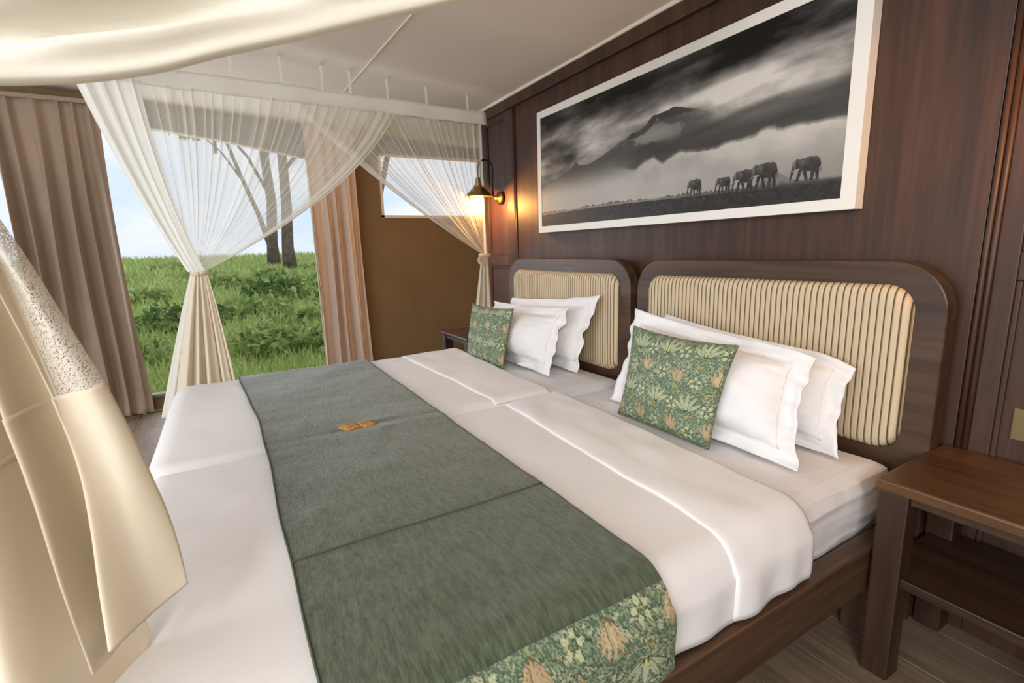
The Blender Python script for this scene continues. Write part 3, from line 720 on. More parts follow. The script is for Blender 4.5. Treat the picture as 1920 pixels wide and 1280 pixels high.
# ------------------------------------------------------------------ pillows and cushions
def pillow(name, bl, br, tl, tr_, T, flange, label, cat, grp, mat, seed, nu=60, nv=50, colors=None, back=0.6, droop=0.0, wr=1.0):
    bl, br, tl, tr_ = map(Vector, (bl, br, tl, tr_))
    ux = ((br - bl) + (tr_ - tl)).normalized(); uy = ((tl - bl) + (tr_ - br)).normalized(); nrm = ux.cross(uy).normalized()   # points to the room
    W_ = (br - bl).length; H_ = (tl - bl).length
    fu, fv = flange / W_, flange / H_
    def base(u, v):
        a, c = u * 2 - 1, v * 2 - 1
        # sides drawn in between the corners
        pu = 0.030 * (1 - c * c) * abs(a) ** 1.5; pv = 0.040 * (1 - a * a) * abs(c) ** 1.5
        uu = u - math.copysign(pu, a); vv = v - math.copysign(pv, c) * (1 if c > 0 else 0.25)
        return bl * (1 - uu) * (1 - vv) + br * uu * (1 - vv) + tl * (1 - uu) * vv + tr_ * uu * vv
    def prof(u, v):
        a = (u - fu) / (1 - 2 * fu) * 2 - 1; c = (v - fv) / (1 - 2 * fv) * 2 - 1
        if abs(a) >= 1 or abs(c) >= 1: return 0.0
        ra = (1 - abs(a) ** 2.3); rc = (1 - abs(c) ** 2.3)
        return (ra * rc) ** 0.52
    vs = []; fs = []
    for side in (1, -1):
        for j in range(nv):
            for i in range(nu):
                u, v = i / (nu - 1), j / (nv - 1)
                h = prof(u, v)
                p = base(u, v)
                e = min(u, 1 - u, v, 1 - v)
                wrk = wr * (0.014 * noise.noise((u * 5 + seed, v * 5, side)) * h + 0.004 * noise.noise((u * 11 + seed, v * 11, side * 3)) * (0.25 + h * 0.5))
                # puckers radiating from the seam
                ed = sm(0.0, 0.16, h) * (1 - sm(0.35, 0.9, h)); wrk += wr * 0.006 * ed * noise.noise((u * 22 + seed, v * 22, 5))
                fl_ = 0.0
                if flange > 0 and h == 0.0:
                    fl_ = 0.028 * noise.noise((u * 7 + seed, v * 7 + seed, 9)) * min(1, (0.10 - e) / 0.05 if e < 0.10 else 0)
                off = nrm * (side * (h * T * (0.62 if side > 0 else 0.38) + 0.0012) + wrk * (1 if side > 0 else .4) + fl_)
                q = p + off
                if droop and u > 0.8: q = q + Vector((0, 0, -droop * ((u - 0.8) / 0.2) ** 2 * v))
                if q.z < 0.4935: q.z = 0.4935 + 0.1 * max(0, 0)
                vs.append(q)
    n = nu * nv
    fs = grid_faces(nu, nv, 0) + grid_faces(nu, nv, n, True)
    per = [i for i in range(nu)] + [j * nu + nu - 1 for j in range(1, nv)] + [(nv - 1) * nu + i for i in range(nu - 2, -1, -1)] + [j * nu for j in range(nv - 2, 0, -1)]
    for k in range(len(per)):
        a, b = per[k], per[(k + 1) % len(per)]; fs.append((b, a, a + n, b + n))
    o = mesh(name, vs, fs, mat, None)
    if colors is not None:
        set_vcol(o.data, np.concatenate([colors, colors]))
    tag(o, label, cat, grp)
    # piping for cushions / stitched line for pillows
    if flange == 0:
        pts = [vs[i] + Vector((0, 0, 0)) for i in per] + [vs[per[0]]]
        tube('piping', pts, 0.0045, 6, M['piping'], o)
    else:
        pts = []
        K = 160
        for k in range(K + 1):
            t = (k % K) / K * 4; sd = int(t); r_ = t - sd
            u, v = [(fu + (1 - 2 * fu) * r_, fv), (1 - fu, fv + (1 - 2 * fv) * r_), (1 - fu - (1 - 2 * fu) * r_, 1 - fv), (fu, 1 - fv - (1 - 2 * fv) * r_)][sd]
            i = min(nu - 1, round(u * (nu - 1))); j = min(nv - 1, round(v * (nv - 1)))
            pts.append(vs[j * nu + i] + nrm * 0.0015)
        tube('flange_stitching', pts, 0.0014, 5, M['pillow'], o)
    return o
M['piping'] = plain('floral_piping', (0.14, 0.165, 0.10), 0.9, noise_amt=0.7, noise_scale=120)
PG = 'white pillows on the beds'
pillow('pillow', (-1.405, -0.250, .495), (-0.672, -0.252, .495), (-1.413, -0.155, .828), (-0.690, -0.165, .772), 0.165, 0.045, 'white pillow leaning on the nearer headboard, behind another white pillow', 'pillow', PG, M['pillow'], 3, droop=0.03)
pillow('pillow', (-1.475, -0.400, .495), (-0.690, -0.425, .495), (-1.455, -0.283, .858), (-0.742, -0.283, .796), 0.175, 0.048, 'white flanged pillow directly behind the large floral cushion', 'pillow', PG, M['pillow'], 11, droop=0.015)
pillow('pillow', (-2.660, -0.250, .495), (-1.885, -0.250, .495), (-2.676, -0.150, .805), (-1.825, -0.152, .878), 0.155, 0.045, 'white pillow leaning on the farther headboard, behind another white pillow', 'pillow', PG, M['pillow'], 23)
pillow('pillow', (-2.645, -0.395, .495), (-1.915, -0.397, .495), (-2.668, -0.285, .797), (-1.886, -0.285, .825), 0.165, 0.045, 'white flanged pillow directly behind the small far floral cushion', 'pillow', PG, M['pillow'], 31)
NU, NV = 230, 190
fc = paint_floral(0.46, 0.36, NU, NV, 2).reshape(-1, 3)
pillow('cushion', (-1.317, -0.490, .497), (-0.921, -0.494, .497), (-1.290, -0.447, .821), (-0.875, -0.447, .814), 0.080, 0.0, 'large nearer green floral cushion propped on the nearer bed', 'cushion', 'green floral cushions', M['floral'], 5, NU, NV, fc, wr=0.5)
fc2 = paint_floral(0.46, 0.36, NU, NV, 9).reshape(-1, 3)
pillow('cushion', (-2.620, -0.500, .497), (-2.179, -0.505, .497), (-2.640, -0.442, .793), (-2.160, -0.442, .804), 0.080, 0.0, 'green floral cushion on the farther bed by the window', 'cushion', 'green floral cushions', M['floral'], 9, NU, NV, fc2, wr=0.5)

# ================================================================== NIGHTSTANDS
def nightstand(x0, x1, y0, y1, h, label, rounded=False):
    o = empty('nightstand', ((x0 + x1) / 2, (y0 + y1) / 2, 0), label, 'nightstand', 'nightstands beside the beds')
    bm = bmesh.new(); box_bm(bm, x0 - 0.006, x1 + 0.006, y0 - 0.008, y1, h - 0.028, h, 0.005 if not rounded else 0.012)
    from_bm('top', bm, M['table_shaded'] if rounded else M['table_top'], o)
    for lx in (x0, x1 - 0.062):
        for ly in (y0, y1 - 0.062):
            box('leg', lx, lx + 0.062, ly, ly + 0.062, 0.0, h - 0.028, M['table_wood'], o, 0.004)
    box('shelf', x0 + 0.008, x1 - 0.008, y0 + 0.012, y1 - 0.008, 0.262, 0.288, M['table_shaded'], o, 0.003)
    box('apron', x0 + 0.062, x1 - 0.062, y0 + 0.010, y0 + 0.028, h - 0.050, h - 0.028, M['table_wood'], o, 0.002)
    box('apron', x0 + 0.062, x1 - 0.062, y1 - 0.030, y1 - 0.012, h - 0.085, h - 0.028, M['table_wood'], o, 0.002)
    return o
nightstand(-0.520, -0.02, -0.372, -0.004, 0.534, 'brown wooden open nightstand with a lower shelf right of the nearer bed')
nightstand(-3.27, -2.83, -0.400, -0.004, 0.550, 'dark wooden nightstand mostly hidden beyond the farther bed', True)

# ================================================================== WALL: picture, lamps, switch
pc = empty('picture', (-1.655, -0.02, 1.53), 'wide black and white landscape photograph of elephants in a white frame', 'picture')
x0, x1, z0, z1 = -2.518, -0.795, 1.197, 1.868
xi0, xi1, zi0, zi1 = -2.484, -0.839, 1.232, 1.830
bm = bmesh.new()
box_bm(bm, x0, xi0, -0.042, 0.002, z0, z1); box_bm(bm, xi1, x1, -0.042, 0.002, z0, z1); box_bm(bm, xi0, xi1, -0.042, 0.002, z0, zi0); box_bm(bm, xi0, xi1, -0.042, 0.002, zi1, z1)
from_bm('picture_frame', bm, M['frame_white'], pc)
NX, NY = 760, 270
pr = surf('photo_print', lambda u, v: (xi0 + (xi1 - xi0) * u, -0.0405, zi0 + (zi1 - zi0) * v), NX, NY, None, pc)
set_vcol(pr.data, paint_landscape(NX, NY).reshape(-1, 3)); pr.data.materials.append(M['print'])

def sconce(x, label, watt):
    o = empty('wall_lamp', (x, 0, 1.45), label, 'lamp', 'brass wall lamps')
    wp = lathe('wall_plate', [(0.0, 0.0), (0.045, 0.0), (0.045, -0.008), (0.034, -0.020), (0.016, -0.026), (0.014, -0.045), (0.0, -0.047)], 24, M['brass'], o, (x, 0.002, 1.452), 'Y')
    ys = -0.165
    arm = [(x, -0.03, 1.452), (x, -0.055, 1.47), (x, -0.060, 1.54), (x, -0.055, 1.62)]
    for k in range(11):
        a = PI - PI * k / 10; arm.append((x, -0.109 - 0.054 * math.cos(a), 1.645 + 0.050 * math.sin(a)))
    arm += [(x, ys, 1.61), (x, ys, 1.575)]
    arm = [arm[0], arm[1], arm[2], arm[3]] + [(x, -0.109 + 0.054 * math.cos(PI * k / 10), 1.645 + 0.050 * math.sin(PI * k / 10)) for k in range(11)] + [(x, ys, 1.61), (x, ys, 1.575)]
    tube('gooseneck_arm', arm, 0.0065, 10, M['dark_metal'], o)
    sh = lathe('shade', [(0.010, 0.125), (0.017, 0.12), (0.019, 0.085), (0.024, 0.078), (0.040, 0.056), (0.066, 0.030), (0.090, 0.010), (0.098, 0.0)], 36, M['brass'], o, (x, ys, 1.455))
    md = sh.modifiers.new('solid', 'SOLIDIFY'); md.thickness = 0.002; md.offset = -1
    lathe('shade_lining', [(0.015, 0.075), (0.038, 0.052), (0.064, 0.027), (0.088, 0.007), (0.0955, -0.0005)], 36, M['lining'], sh, (x, ys, 1.4535))
    lathe('bulb', [(0.0, -0.034), (0.014, -0.030), (0.022, -0.018), (0.024, -0.004), (0.020, 0.012), (0.012, 0.030), (0.011, 0.045)], 20, M['bulb'], o, (x, ys, 1.460))
    lathe('knob', [(0.0, -0.016), (0.012, -0.012), (0.015, 0.0), (0.010, 0.012), (0.0, 0.014)], 16, M['brass'], wp, (x - 0.01, -0.05, 1.425))
    d = bpy.data.lights.new('lamp_light', 'POINT'); d.energy = watt; d.color = (1.0, 0.47, 0.12); d.shadow_soft_size = 0.022
    l = bpy.data.objects.new('lamp_light', d); COL.objects.link(l); l.location = (x, ys, 1.400)   # just under the bulb
    return o
M['lining'] = plain('white_enamel_lining', (0.85, 0.80, 0.68), 0.4)
sconce(-3.055, 'lit brass gooseneck wall lamp left of the picture', 21.0)
sconce(-0.255, 'lit brass gooseneck wall lamp above the open-shelf nightstand', 6.0)

sw = empty('light_switch', (-0.345, 0.01, 0.63), 'dull brass switch plate on the panelling above the nightstand', 'switch')
box('switch_plate', -0.398, -0.300, 0.004, 0.013, 0.588, 0.672, M['brass_dull'], sw, 0.003)
box('rocker', -0.365, -0.333, -0.001, 0.006, 0.612, 0.648, M['brass_dull'], sw, 0.003)

# ================================================================== CURTAINS on the tent side
def curtain(y0, y1, ztop, zbot, nf, amp, label, seed, flare=0.0, xw=-4.315, mat=None):
    mat = mat or M['curtain']
    o = empty('curtain', (xw, (y0 + y1) / 2, zbot), label, 'curtain', 'taupe curtains at the tent openings')
    ph = [random.uniform(0, 6.28) for _ in range(4)]
    def fn(u, v):
        w = u + 0.035 * math.sin(2 * PI * u * 1.5 + ph[0]) + 0.012 * math.sin(5 * v + u * 9)
        y = y0 + (y1 - y0) * u; c = (y0 + y1) / 2
        y = c + (y - c) * (1 - 0.04 * math.sin(PI * v) + flare * v ** 2)
        a = amp * (0.45 + 0.75 * sm(0, 0.5, v)) * (0.75 + 0.5 * noise.noise((u * 4, v * 1.5, seed)))
        x = xw + a * math.sin(2 * PI * nf * w + 0.5 * math.sin(2.2 * v + ph[1])) + 0.35 * a * math.sin(2 * PI * nf * 2.1 * w + ph[2])
        z = ztop + (zbot - ztop) * v
        if v > 0.93: x += 0.05 * ((v - 0.93) / 0.07) ** 2
        return (x, y + 0.35 * a * math.cos(2 * PI * nf * w), z)
    surf('fabric', fn, 150, 50, mat, o, 0.003)
    bm = bmesh.new(); box_bm(bm, xw - 0.022, xw + 0.022, y0 - 0.01, y1 + 0.01, ztop - 0.012, ztop + 0.016, 0.004); from_bm('heading', bm, mat, o)
    return o
curtain(-2.84, -2.285, 2.12, 0.02, 5.5, 0.046, 'wide taupe curtain hanging left of the tall opening', 3, 0.10)
curtain(-1.045, -0.665, 2.12, 0.02, 4.0, 0.036, 'narrow taupe curtain hanging right of the tall opening, light painted into its colour', 8, 0.04, mat=M['curtain_lit'])

# ================================================================== MOSQUITO NET CANOPY
net = empty('mosquito_net', (-1.9, -1.1, 0.0), 'cream mosquito net canopy around both beds, tied back in swags', 'mosquito net')
XN = -3.0
def V(*a): return Vector(a)
def ring(y, side=1): return V(XN, y, 1.905)
# white top band along the far side, then across head and the near side (out of sight)
def bandf(u, v):
    y = -2.17 + (2.17 - 0.12) * u
    zt = 2.002 - 0.022 * u + 0.003 * math.sin(u * 19); zb_ = 1.908 - 0.012 * u + 0.002 * math.sin(u * 60)
    return (XN - 0.004 * math.sin(u * 40) + 0.02 * (1 - v) , y, zb_ + (zt - zb_) * v)
surf('top_band', bandf, 80, 6, M['band'], net, 0.004)
surf('top_band', lambda u, v: (-3.0 + 2.5 * u, -2.17 - 0.004 * math.sin(u * 40), 1.915 + 0.085 * v), 60, 4, M['band'], net, 0.004)
surf('top_band', lambda u, v: (-0.50 + 0.004 * math.sin(u * 40), -2.17 + 2.05 * u, 1.95 + 0.075 * v), 60, 4, M['band'], net, 0.004)
for yy in (-1.78, -1.551, -1.32, -1.116, -0.968, -0.757, -0.519, -0.246):
    zc = ceil_z(yy)
    z1_ = 2.0 - 0.022 * (yy + 2.17) / 2.05
    mesh('hanging_tie', [(XN - 0.001, yy - 0.006, z1_ - 0.02), (XN - 0.001, yy + 0.006, z1_ - 0.02), (XN - 0.01, yy + 0.004, zc), (XN - 0.01, yy - 0.004, zc), (XN + 0.003, yy - 0.007, z1_ - 0.02), (XN + 0.003, yy + 0.007, z1_ - 0.02), (XN - 0.006, yy + 0.006, zc), (XN - 0.006, yy - 0.006, zc)],
         [(0, 1, 2, 3), (7, 6, 5, 4), (0, 3, 7, 4), (1, 5, 6, 2), (0, 4, 5, 1), (3, 2, 6, 7)], M['band'], net, False)

def swag(name, ya, yb, ztopf, K, kw, ctrl, npl, amp, x, mat, seed, nu=220, nv=44, sagx=0.0, u0=0.0, u1=1.0):
    """net gathered on the band from ya to yb and drawn together at K; ctrl(u)->(dy,dz) bends each thread"""
    rr = random.Random(seed); ph = [rr.uniform(0, 6.28) for _ in range(6)]
    def fn(a, v):
        u = u0 + (u1 - u0) * a
        p0 = V(x, ya + (yb - ya) * u, ztopf(ya + (yb - ya) * u))
        kk = K + V(0.0, kw * (u - 0.5), 0.02 * abs(u - .5))
        c = ctrl(u); p1 = V((p0.x + K.x) / 2 + sagx, c[0], c[1])
        p = bez(p0, p1, kk, v)
        w = u + 0.012 * math.sin(2 * PI * u * 3 + ph[0]) + 0.006 * math.sin(2 * PI * u * 11 + ph[1])
        wid = (1 - v) ** 0.9 + 0.06
        s_ = math.sin(2 * PI * npl * w + ph[2]); s2 = math.sin(2 * PI * npl * 0.43 * w + ph[3] + v * 2.0); s3 = math.sin(2 * PI * npl * 2.3 * w + ph[4])
        gate = 0.35 + 0.65 * sm(0.35, 0.7, 0.5 + 0.5 * noise.noise((u * npl * 0.37, v * 0.8, seed)))
        d = amp * wid * gate * (s_ * 0.75 + s2 * 0.35 + s3 * 0.22)
        return p + V(d, 0.35 * amp * wid * math.cos(2 * PI * npl * w + ph[2]), 0)
    return surf(name, fn, nu, nv, mat, net)
zt = lambda y: 1.918 - 0.006 * (y + 2.17)
K1 = V(-2.93, -1.805, 1.035); K2 = V(-3.02, -0.155, 1.070)
def lerp(a, b, t): return a + (b - a) * t
cA = lambda u: (lerp(-1.90, -0.985, u ** 1.1), lerp(1.45, 1.455, u))
swag('net_panel', -1.98, -0.73, zt, K1, 0.055, cA, 25, 0.021, -2.992, M['net'], 4, 300)
swag('panel_hem', -1.98, -0.73, zt, K1, 0.055, cA, 25, 0.012, -2.985, M['net_hem'], 4, 30, u0=0.925, u1=1.004)
cB = lambda u: (lerp(-0.86, -0.155, u), lerp(1.50, 1.45, u))
swag('net_panel', -1.285, -0.145, zt, K2, 0.05, cB, 21, 0.021, -3.035, M['net'], 9, 260)
swag('panel_hem', -1.285, -0.145, zt, K2, 0.05, cB, 21, 0.010, -3.030, M['net_hem'], 9, 30, u0=-0.004, u1=0.075)
# dense gathered foot end coming down to the corner tie
cF = lambda u: (lerp(-2.03, -1.90, u), lerp(1.42, 1.42, u))
swag('gathered_panel', -2.175, -1.935, lambda y: 1.925, K1 + V(0.02, -0.012, 0.0), 0.075, cF, 4, 0.016, -2.965, M['netwhite'], 13, 70)

def tail(name, K, kw, z1, halfw, yc, npl, amp, mat, seed, hemfn=None, xo=0.0, nu=120, nv=50, u0=0, u1=1):
    rr = random.Random(seed); ph = [rr.uniform(0, 6.28) for _ in range(5)]
    def fn(a, v):
        u = u0 + (u1 - u0) * a
        q = (u - 0.5) * 2
        z = K.z + (z1 + (hemfn(u) if hemfn else 0) - K.z) * v
        wv = kw + (halfw - kw) * (v ** 0.85)
        y = K.y + (yc - K.y) * v + q * wv
        am = amp * (0.12 + v ** 0.8)
        w = u + 0.03 * math.sin(2 * PI * u * 2 + ph[0])
        x = K.x + xo * v + am * (math.sin(2 * PI * npl * w + ph[1]) + 0.4 * math.sin(2 * PI * npl * 2.2 * w + ph[2] + v))
        return (x, y + 0.25 * am * math.cos(2 * PI * npl * w), z)
    return surf(name, fn, nu, nv, mat, net, 0.0015)
tail('net_tail', K1 + V(0, 0, 0.0), 0.030, 0.20, 0.175, -1.865, 4.5, 0.030, M['cream'], 3, lambda u: 0.05 * math.sin(u * 9))
tail('net_tail', K1 + V(-0.05, -0.01, 0.0), 0.030, 0.30, 0.15, -1.925, 3.0, 0.022, M['netwhite'], 5, lambda u: 0.05 * u)
tail('net_tail', K2 + V(0, 0.0, 0.0), 0.022, 0.48, 0.085, -0.19, 3.0, 0.020, M['creamlight'], 6)
def tie(K, sgn=1):
    pts = [(K.x + 0.030 * math.cos(a), K.y + 0.034 * math.sin(a), K.z + 0.004 * math.sin(2 * a)) for a in np.linspace(0, 2 * PI, 20)]
    tube('tie_cord', pts, 0.009, 8, M['creamlight'], net)
tie(K1); tie(K2)
# small frilled tie end beside the wall tie
surf('tie_frill', lambda u, v: (K2.x + 0.035 + 0.02 * v, K2.y - 0.04 - 0.03 * u + 0.01 * math.sin(9 * v), K2.z - 0.005 - 0.06 * v + 0.012 * math.sin(u * 12 + v * 4)), 16, 16, M['creamlight'], net, 0.002)

# near side: panel lifted into a broad swag right above the camera
hem = [(-2.06, 1.290), (-1.956, 1.275), (-1.913, 1.274), (-1.869, 1.277), (-1.835, 1.282), (-1.798, 1.289), (-1.735, 1.307), (-1.671, 1.333), (-1.587, 1.364), (-1.493, 1.401), (-1.417, 1.43), (-1.329, 1.465), (-1.241, 1.502), (-1.082, 1.574), (-0.86, 1.69), (-0.60, 1.84)]
def swf(u, v):
    p = pl([(-0.70, h[0], h[1]) for h in hem], u)
    # v: 0 back of the rolled hem ... 0.16 front of roll ... 1 top at the band
    if v < 0.16:
        a = PI * (v / 0.16); r = 0.013
        dx = -0.030 + 0.030 * (v / 0.16) + 0.0; dz = r * (1 - math.sin(a)) + 0.020 * (1 - v / 0.16)
        return (p.x + dx, p.y, p.z + dz)
    b = (v - 0.16) / 0.84
    zt_ = 1.955
    fold = 0.024 * math.sin(2 * PI * (9.5 * b ** 0.8 - 1.2 * u) + 1.2 * noise.noise((u * 3, b * 2, 3))) * sm(0, 0.1, b) * (0.45 + 0.75 * sm(0.75, 0.15, u))
    fold += 0.011 * math.sin(2 * PI * (17 * b + 1.9 * u) + 4 * noise.noise((u * 3, b * 3, 8))) * sm(0, 0.1, b)
    y = p.y + b * 0.10 * (u - 0.35)
    return (p.x - 0.06 * b + fold * 1.0, y, p.z + 0.013 + (zt_ - p.z) * b + fold * 0.25)
surf('lifted_panel', swf, 130, 150, M['cream_near'], net, 0.0015)

# near foot corner: drape hanging from its tie (out of frame), net above and a cotton border below
K3 = V(-0.80, -1.972, 1.285)
hemP = [(-0.790, -1.798, 0.649), (-0.775, -1.840, 0.632), (-0.735, -1.882, 0.623), (-0.800, -1.868, 0.620), (-0.855, -1.835, 0.622), (-0.870, -1.880, 0.600), (-0.755, -1.909, 0.590), (-0.790, -1.895, 0.578), (-0.880, -1.872, 0.560), (-0.880, -1.876, 0.500),
        (-0.800, -1.925, 0.480), (-0.730, -1.975, 0.470), (-0.800, -2.02, 0.46), (-0.880, -2.05, 0.45), (-0.76, -2.10, 0.45), (-0.72, -2.15, 0.45), (-0.80, -2.2, 0.45)]
def drp(a, b):
    h = pl(hemP, a)
    k = K3 + V(0.03 * math.sin(a * 40), -0.03 * a, 0)
    mid = lerp(k, h, 0.5) + V(0, 0.076 * (1 - sm(0, 0.5, a)), -0.030)
    p = bez(k, mid, h, b)
    p = p + V(0.010 * noise.noise((a * 9, b * 2.5, 2)), 0.004 * noise.noise((a * 9, b * 4, 7)), 0.006 * noise.noise((a * 6, b * 3, 4)))
    return p
def bseam(a): return 0.50
ASPLIT = 0.11
surf('net_edge', lambda u, v: drp(ASPLIT * u, bseam(0) * v), 24, 50, M['net_holes'], net)
surf('near_net_folds', lambda u, v: drp(ASPLIT + (1 - ASPLIT) * u, bseam(u) * v), 150, 50, M['cream'], net, 0.001)
surf('cotton_border', lambda u, v: Vector(drp(u, lerp(bseam(u) - 0.012, 1.0, v))) + V(0.003, 0, 0), 160, 60, M['cream'], net, 0.0015)

# ================================================================== OUTSIDE
def gz(x): return -0.35 + 1.42 * (1 - math.exp(-max(0, -x - 5) / 25.0))
def gfn(u, v):
    x = -4.6 - 150 * v ** 2.2; y = (-70 * v - 8) + (115 * v + 14) * u
    return (x, y, gz(x) + 0.10 * noise.noise((x * 0.5, y * 0.5, 1)) * min(1, (-x - 4.6) / 3))
M['meadow'] = plain('meadow_ground', (0.38, 0.47, 0.17), 0.95, noise_amt=0.35, noise_scale=1.6)
gd = surf('meadow_ground', gfn, 70, 90, M['meadow']); tag(gd, kind='structure')
hz_bm = []
def leafblob(name, n, rx, ry, rz, size, cols, seed, parent=None, loc=(0, 0, 0), droop=0.0, surfy=0.55):
    rr = np.random.RandomState(seed)
    d = rr.normal(size=(n, 3)); d /= np.linalg.norm(d, axis=1)[:, None]; r = surfy + (1 - surfy) * rr.rand(n, 1)
    lump = 1 + 0.25 * np.sin(d[:, :1] * 5 + seed) * np.cos(d[:, 1:2] * 4 + seed * 2)
    c = d * r * lump * np.array([rx, ry, rz]) + np.array(loc)
    ax = rr.normal(size=(n, 3)) + d * 0.6; ax /= np.linalg.norm(ax, axis=1)[:, None]
    tmp = rr.normal(size=(n, 3)); bx = np.cross(ax, tmp); bx /= np.linalg.norm(bx, axis=1)[:, None]
    s_ = size * (0.6 + 0.8 * rr.rand(n, 1))
    v = np.stack([c - ax * s_, c + bx * s_ * 0.45, c + ax * s_, c - bx * s_ * 0.45], 1).reshape(-1, 3)
    f = [(4 * i, 4 * i + 1, 4 * i + 2, 4 * i + 3) for i in range(n)]
    col = np.array(cols)[rr.randint(0, len(cols), n)] * (0.75 + 0.5 * rr.rand(n, 1))
    me = bpy.data.meshes.new(name); me.from_pydata(v.tolist(), [], f); me.update(); set_vcol(me, np.repeat(col, 4, 0))
    return link(name, me, M['leaf'], parent, False)
G1 = [(0.34, 0.45, 0.16), (0.43, 0.53, 0.20), (0.25, 0.35, 0.12), (0.50, 0.58, 0.25)]
G2 = [(0.13, 0.21, 0.07), (0.20, 0.30, 0.09), (0.10, 0.16, 0.06)]
# grass
rr = np.random.RandomState(3); nb = 52000
t = rr.rand(nb); gx = -5.0 - 34 * t ** 1.9; lo = -1.7 + (gx) * 0.46 - 0.5; hi = -1.7 - gx * 0.16 + 0.8
gy = lo + (hi - lo) * rr.rand(nb)
gzv = np.array([gz(a) for a in gx]); sc_ = 0.16 + 0.010 * (-gx - 5)
hgt = sc_ * (0.6 + 0.9 * rr.rand(nb)); wd = 0.010 + 0.0035 * (-gx - 5); an = rr.rand(nb) * 6.283
ca, sa = np.cos(an) * wd, np.sin(an) * wd; lx, ly = rr.normal(size=nb) * hgt * .45, rr.normal(size=nb) * hgt * .45
v = np.stack([np.stack([gx - ca, gy - sa, gzv - 0.05], 1), np.stack([gx + ca, gy + sa, gzv - 0.05], 1), np.stack([gx + lx, gy + ly, gzv + hgt], 1)], 1).reshape(-1, 3)
cols = np.array([(0.54, 0.65, 0.26), (0.46, 0.58, 0.21), (0.62, 0.70, 0.32), (0.38, 0.48, 0.18)])[rr.randint(0, 4, nb)] * (0.8 + 0.4 * rr.rand(nb, 1))
me = bpy.data.meshes.new('meadow_grass'); me.from_pydata(v.tolist(), [], [(3 * i, 3 * i + 1, 3 * i + 2) for i in range(nb)]); me.update(); set_vcol(me, np.repeat(cols, 3, 0))
go = link('meadow_grass', me, M['leaf'], None, False); tag(go, 'lush green meadow grass beyond the tent opening', 'grass', kind='stuff')

def shrub(x, y, r, h, cols, n, size, label, group, seed):
    z = gz(x)
    o = empty('shrub', (x, y, z), label, 'shrub', group)
    fo = leafblob('foliage', n, r, r, h * 0.55, size, cols, seed, o, (x, y, z + h * 0.5)); fo['kind'] = 'stuff'
    for k in range(3):
        a = k * 2.1 + seed; tube('stem', [(x + 0.05 * math.cos(a), y + 0.05 * math.sin(a), z - 0.05), (x + 0.3 * r * math.cos(a), y + 0.3 * r * math.sin(a), z + h * 0.35), (x + 0.6 * r * math.cos(a), y + 0.6 * r * math.sin(a), z + h * 0.8)], 0.012 + 0.01 * r, 6, M['bark'], o)
    return o
shrub(-7.2, -1.35, 0.48, 0.48, G1, 520, 0.075, 'broad-leaved green plant just outside the opening, right of the net tail', 'shrubs outside the tent', 1)
shrub(-7.4, -2.75, 0.42, 0.34, G1, 420, 0.060, 'low green bush outside, close beside the wide curtain', 'shrubs outside the tent', 2)
shrub(-7.0, -0.55, 0.42, 0.42, G1, 420, 0.075, 'broad-leaved green plant outside, beside the narrow curtain', 'shrubs outside the tent', 3)
shrub(-9.6, -2.35, 0.75, 0.50, G2, 650, 0.06, 'dark green bush seen left of the net tail', 'shrubs outside the tent', 4)
shrub(-12.5, -0.75, 0.75, 0.60, G2, 650, 0.07, 'dark grey-green bush seen right of the tied net, far', 'shrubs outside the tent', 5)
rs = random.Random(5)
for k, (x, y, r, h, c) in enumerate([(-9.2, -0.4, 0.59, 0.36, G1), (-10.5, -1.3, 0.68, 0.42, G1), (-11.8, 0.1, 0.68, 0.48, G1), (-13.5, -3.4, 0.68, 0.42, G1), (-14.2, 0.3, 0.77, 0.54, G1), (-15.5, -1.7, 0.77, 0.48, G1), (-17.5, -0.4, 0.77, 0.48, G1), (-18.5, -5.0, 0.94, 0.48, G1), (-20.0, -2.4, 0.94, 0.34, G1), (-21.5, 1.2, 1.02, 0.38, G1), (-25.0, -3.4, 1.19, 0.42, G1), (-27.0, -8.0, 1.36, 0.42, G1), (-30.0, 1.0, 1.36, 0.38, G1), (-34.0, -2.0, 1.53, 0.42, G1)]):
    shrub(x, y, r, h, c, 480, 0.05 + 0.0035 * (-x), 'leafy green shrub growing in the meadow beyond the opening', 'meadow shrubs', 20 + k)

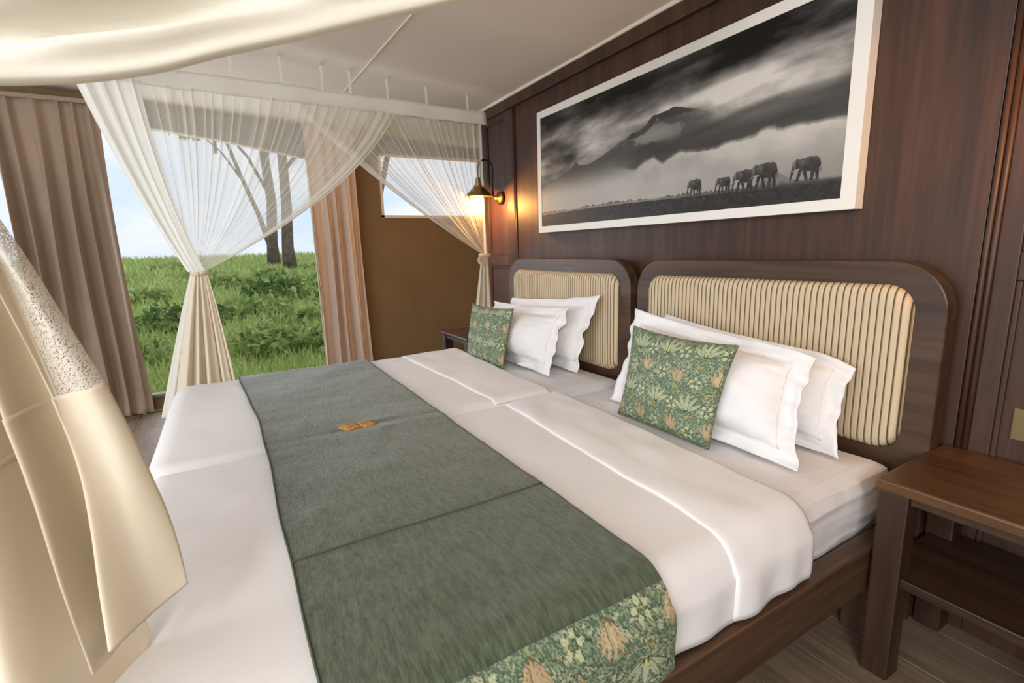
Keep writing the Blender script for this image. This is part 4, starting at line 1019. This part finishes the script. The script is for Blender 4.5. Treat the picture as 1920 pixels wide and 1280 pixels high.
def tree(pts, rad, label, branches, crowns, seed):
    x, y, z = pts[0]
    o = empty('tree', (x, y, z), label, 'tree', 'trees beyond the tent')
    n = len(pts); tube('trunk', pts, rad, 10, M['bark'], o, [rad * (1.25 if k == 0 else 1 - 0.45 * k / (n - 1)) for k in range(n)])
    for (a, b, r_) in branches:
        a, b = V(*a), V(*b); mdl = (a + b) / 2 + V(0.1, 0.15, 0.12); tube('branch', [a, mdl, b], r_, 7, M['bark'], o, [r_, r_ * .75, r_ * .4])
    for (c, r_) in crowns:
        fo = leafblob('crown', 420, r_, r_, r_ * 0.55, 0.16, [(0.30, 0.33, 0.18), (0.22, 0.27, 0.13)], seed + int(r_ * 10), o, c, surfy=0.2); fo['kind'] = 'stuff'
    return o
tree([(-24, 0.24, gz(-24) - .1), (-24, 0.26, 1.6), (-24, 0.42, 3.4), (-24, 0.34, 5.4), (-24, 0.5, 8.0)], 0.25, 'dark leaning tree trunk left of its twin, seen under the net', [((-24, .4, 3.6), (-23.6, -1.3, 6.4), .08), ((-24, .35, 5.2), (-24.5, 1.8, 7.5), .09)], [((-24, -1.6, 7.0), 1.3), ((-24.3, 1.8, 7.8), 1.4), ((-24, .4, 8.6), 1.8)], 40)
tree([(-21, 0.56, gz(-21) - .1), (-21, 0.54, 1.4), (-21, 0.66, 3.0), (-21, 0.70, 4.8), (-21, 0.9, 7.6)], 0.24, 'thick tree trunk right of its twin, beside the narrow curtain', [((-21, .68, 4.2), (-21, 2.2, 6.2), .08)], [((-21, 2.3, 6.6), 1.2), ((-21, .9, 8.2), 1.7)], 50)
tree([(-30, 0.9, gz(-30) - .1), (-30, 0.25, 3.3), (-30, -0.35, 5.2), (-30, -0.9, 7.2)], 0.14, 'thin slanting tree seen through the sheer net', [((-30, -.3, 5.0), (-30, -2.2, 7.4), .06)], [((-30, -2.4, 7.6), 1.3), ((-30, -.9, 7.9), 1.4)], 60)
tree([(-12, 1.55, gz(-12) - .1), (-12, 1.60, 1.3), (-12, 1.70, 2.4), (-12, 2.2, 4.2)], 0.10, 'slender tree seen through the small corner window', [((-12, 1.68, 2.3), (-12, 0.9, 3.5), .04)], [((-12, 1.2, 3.6), .8), ((-12, 2.4, 4.2), .9)], 70)
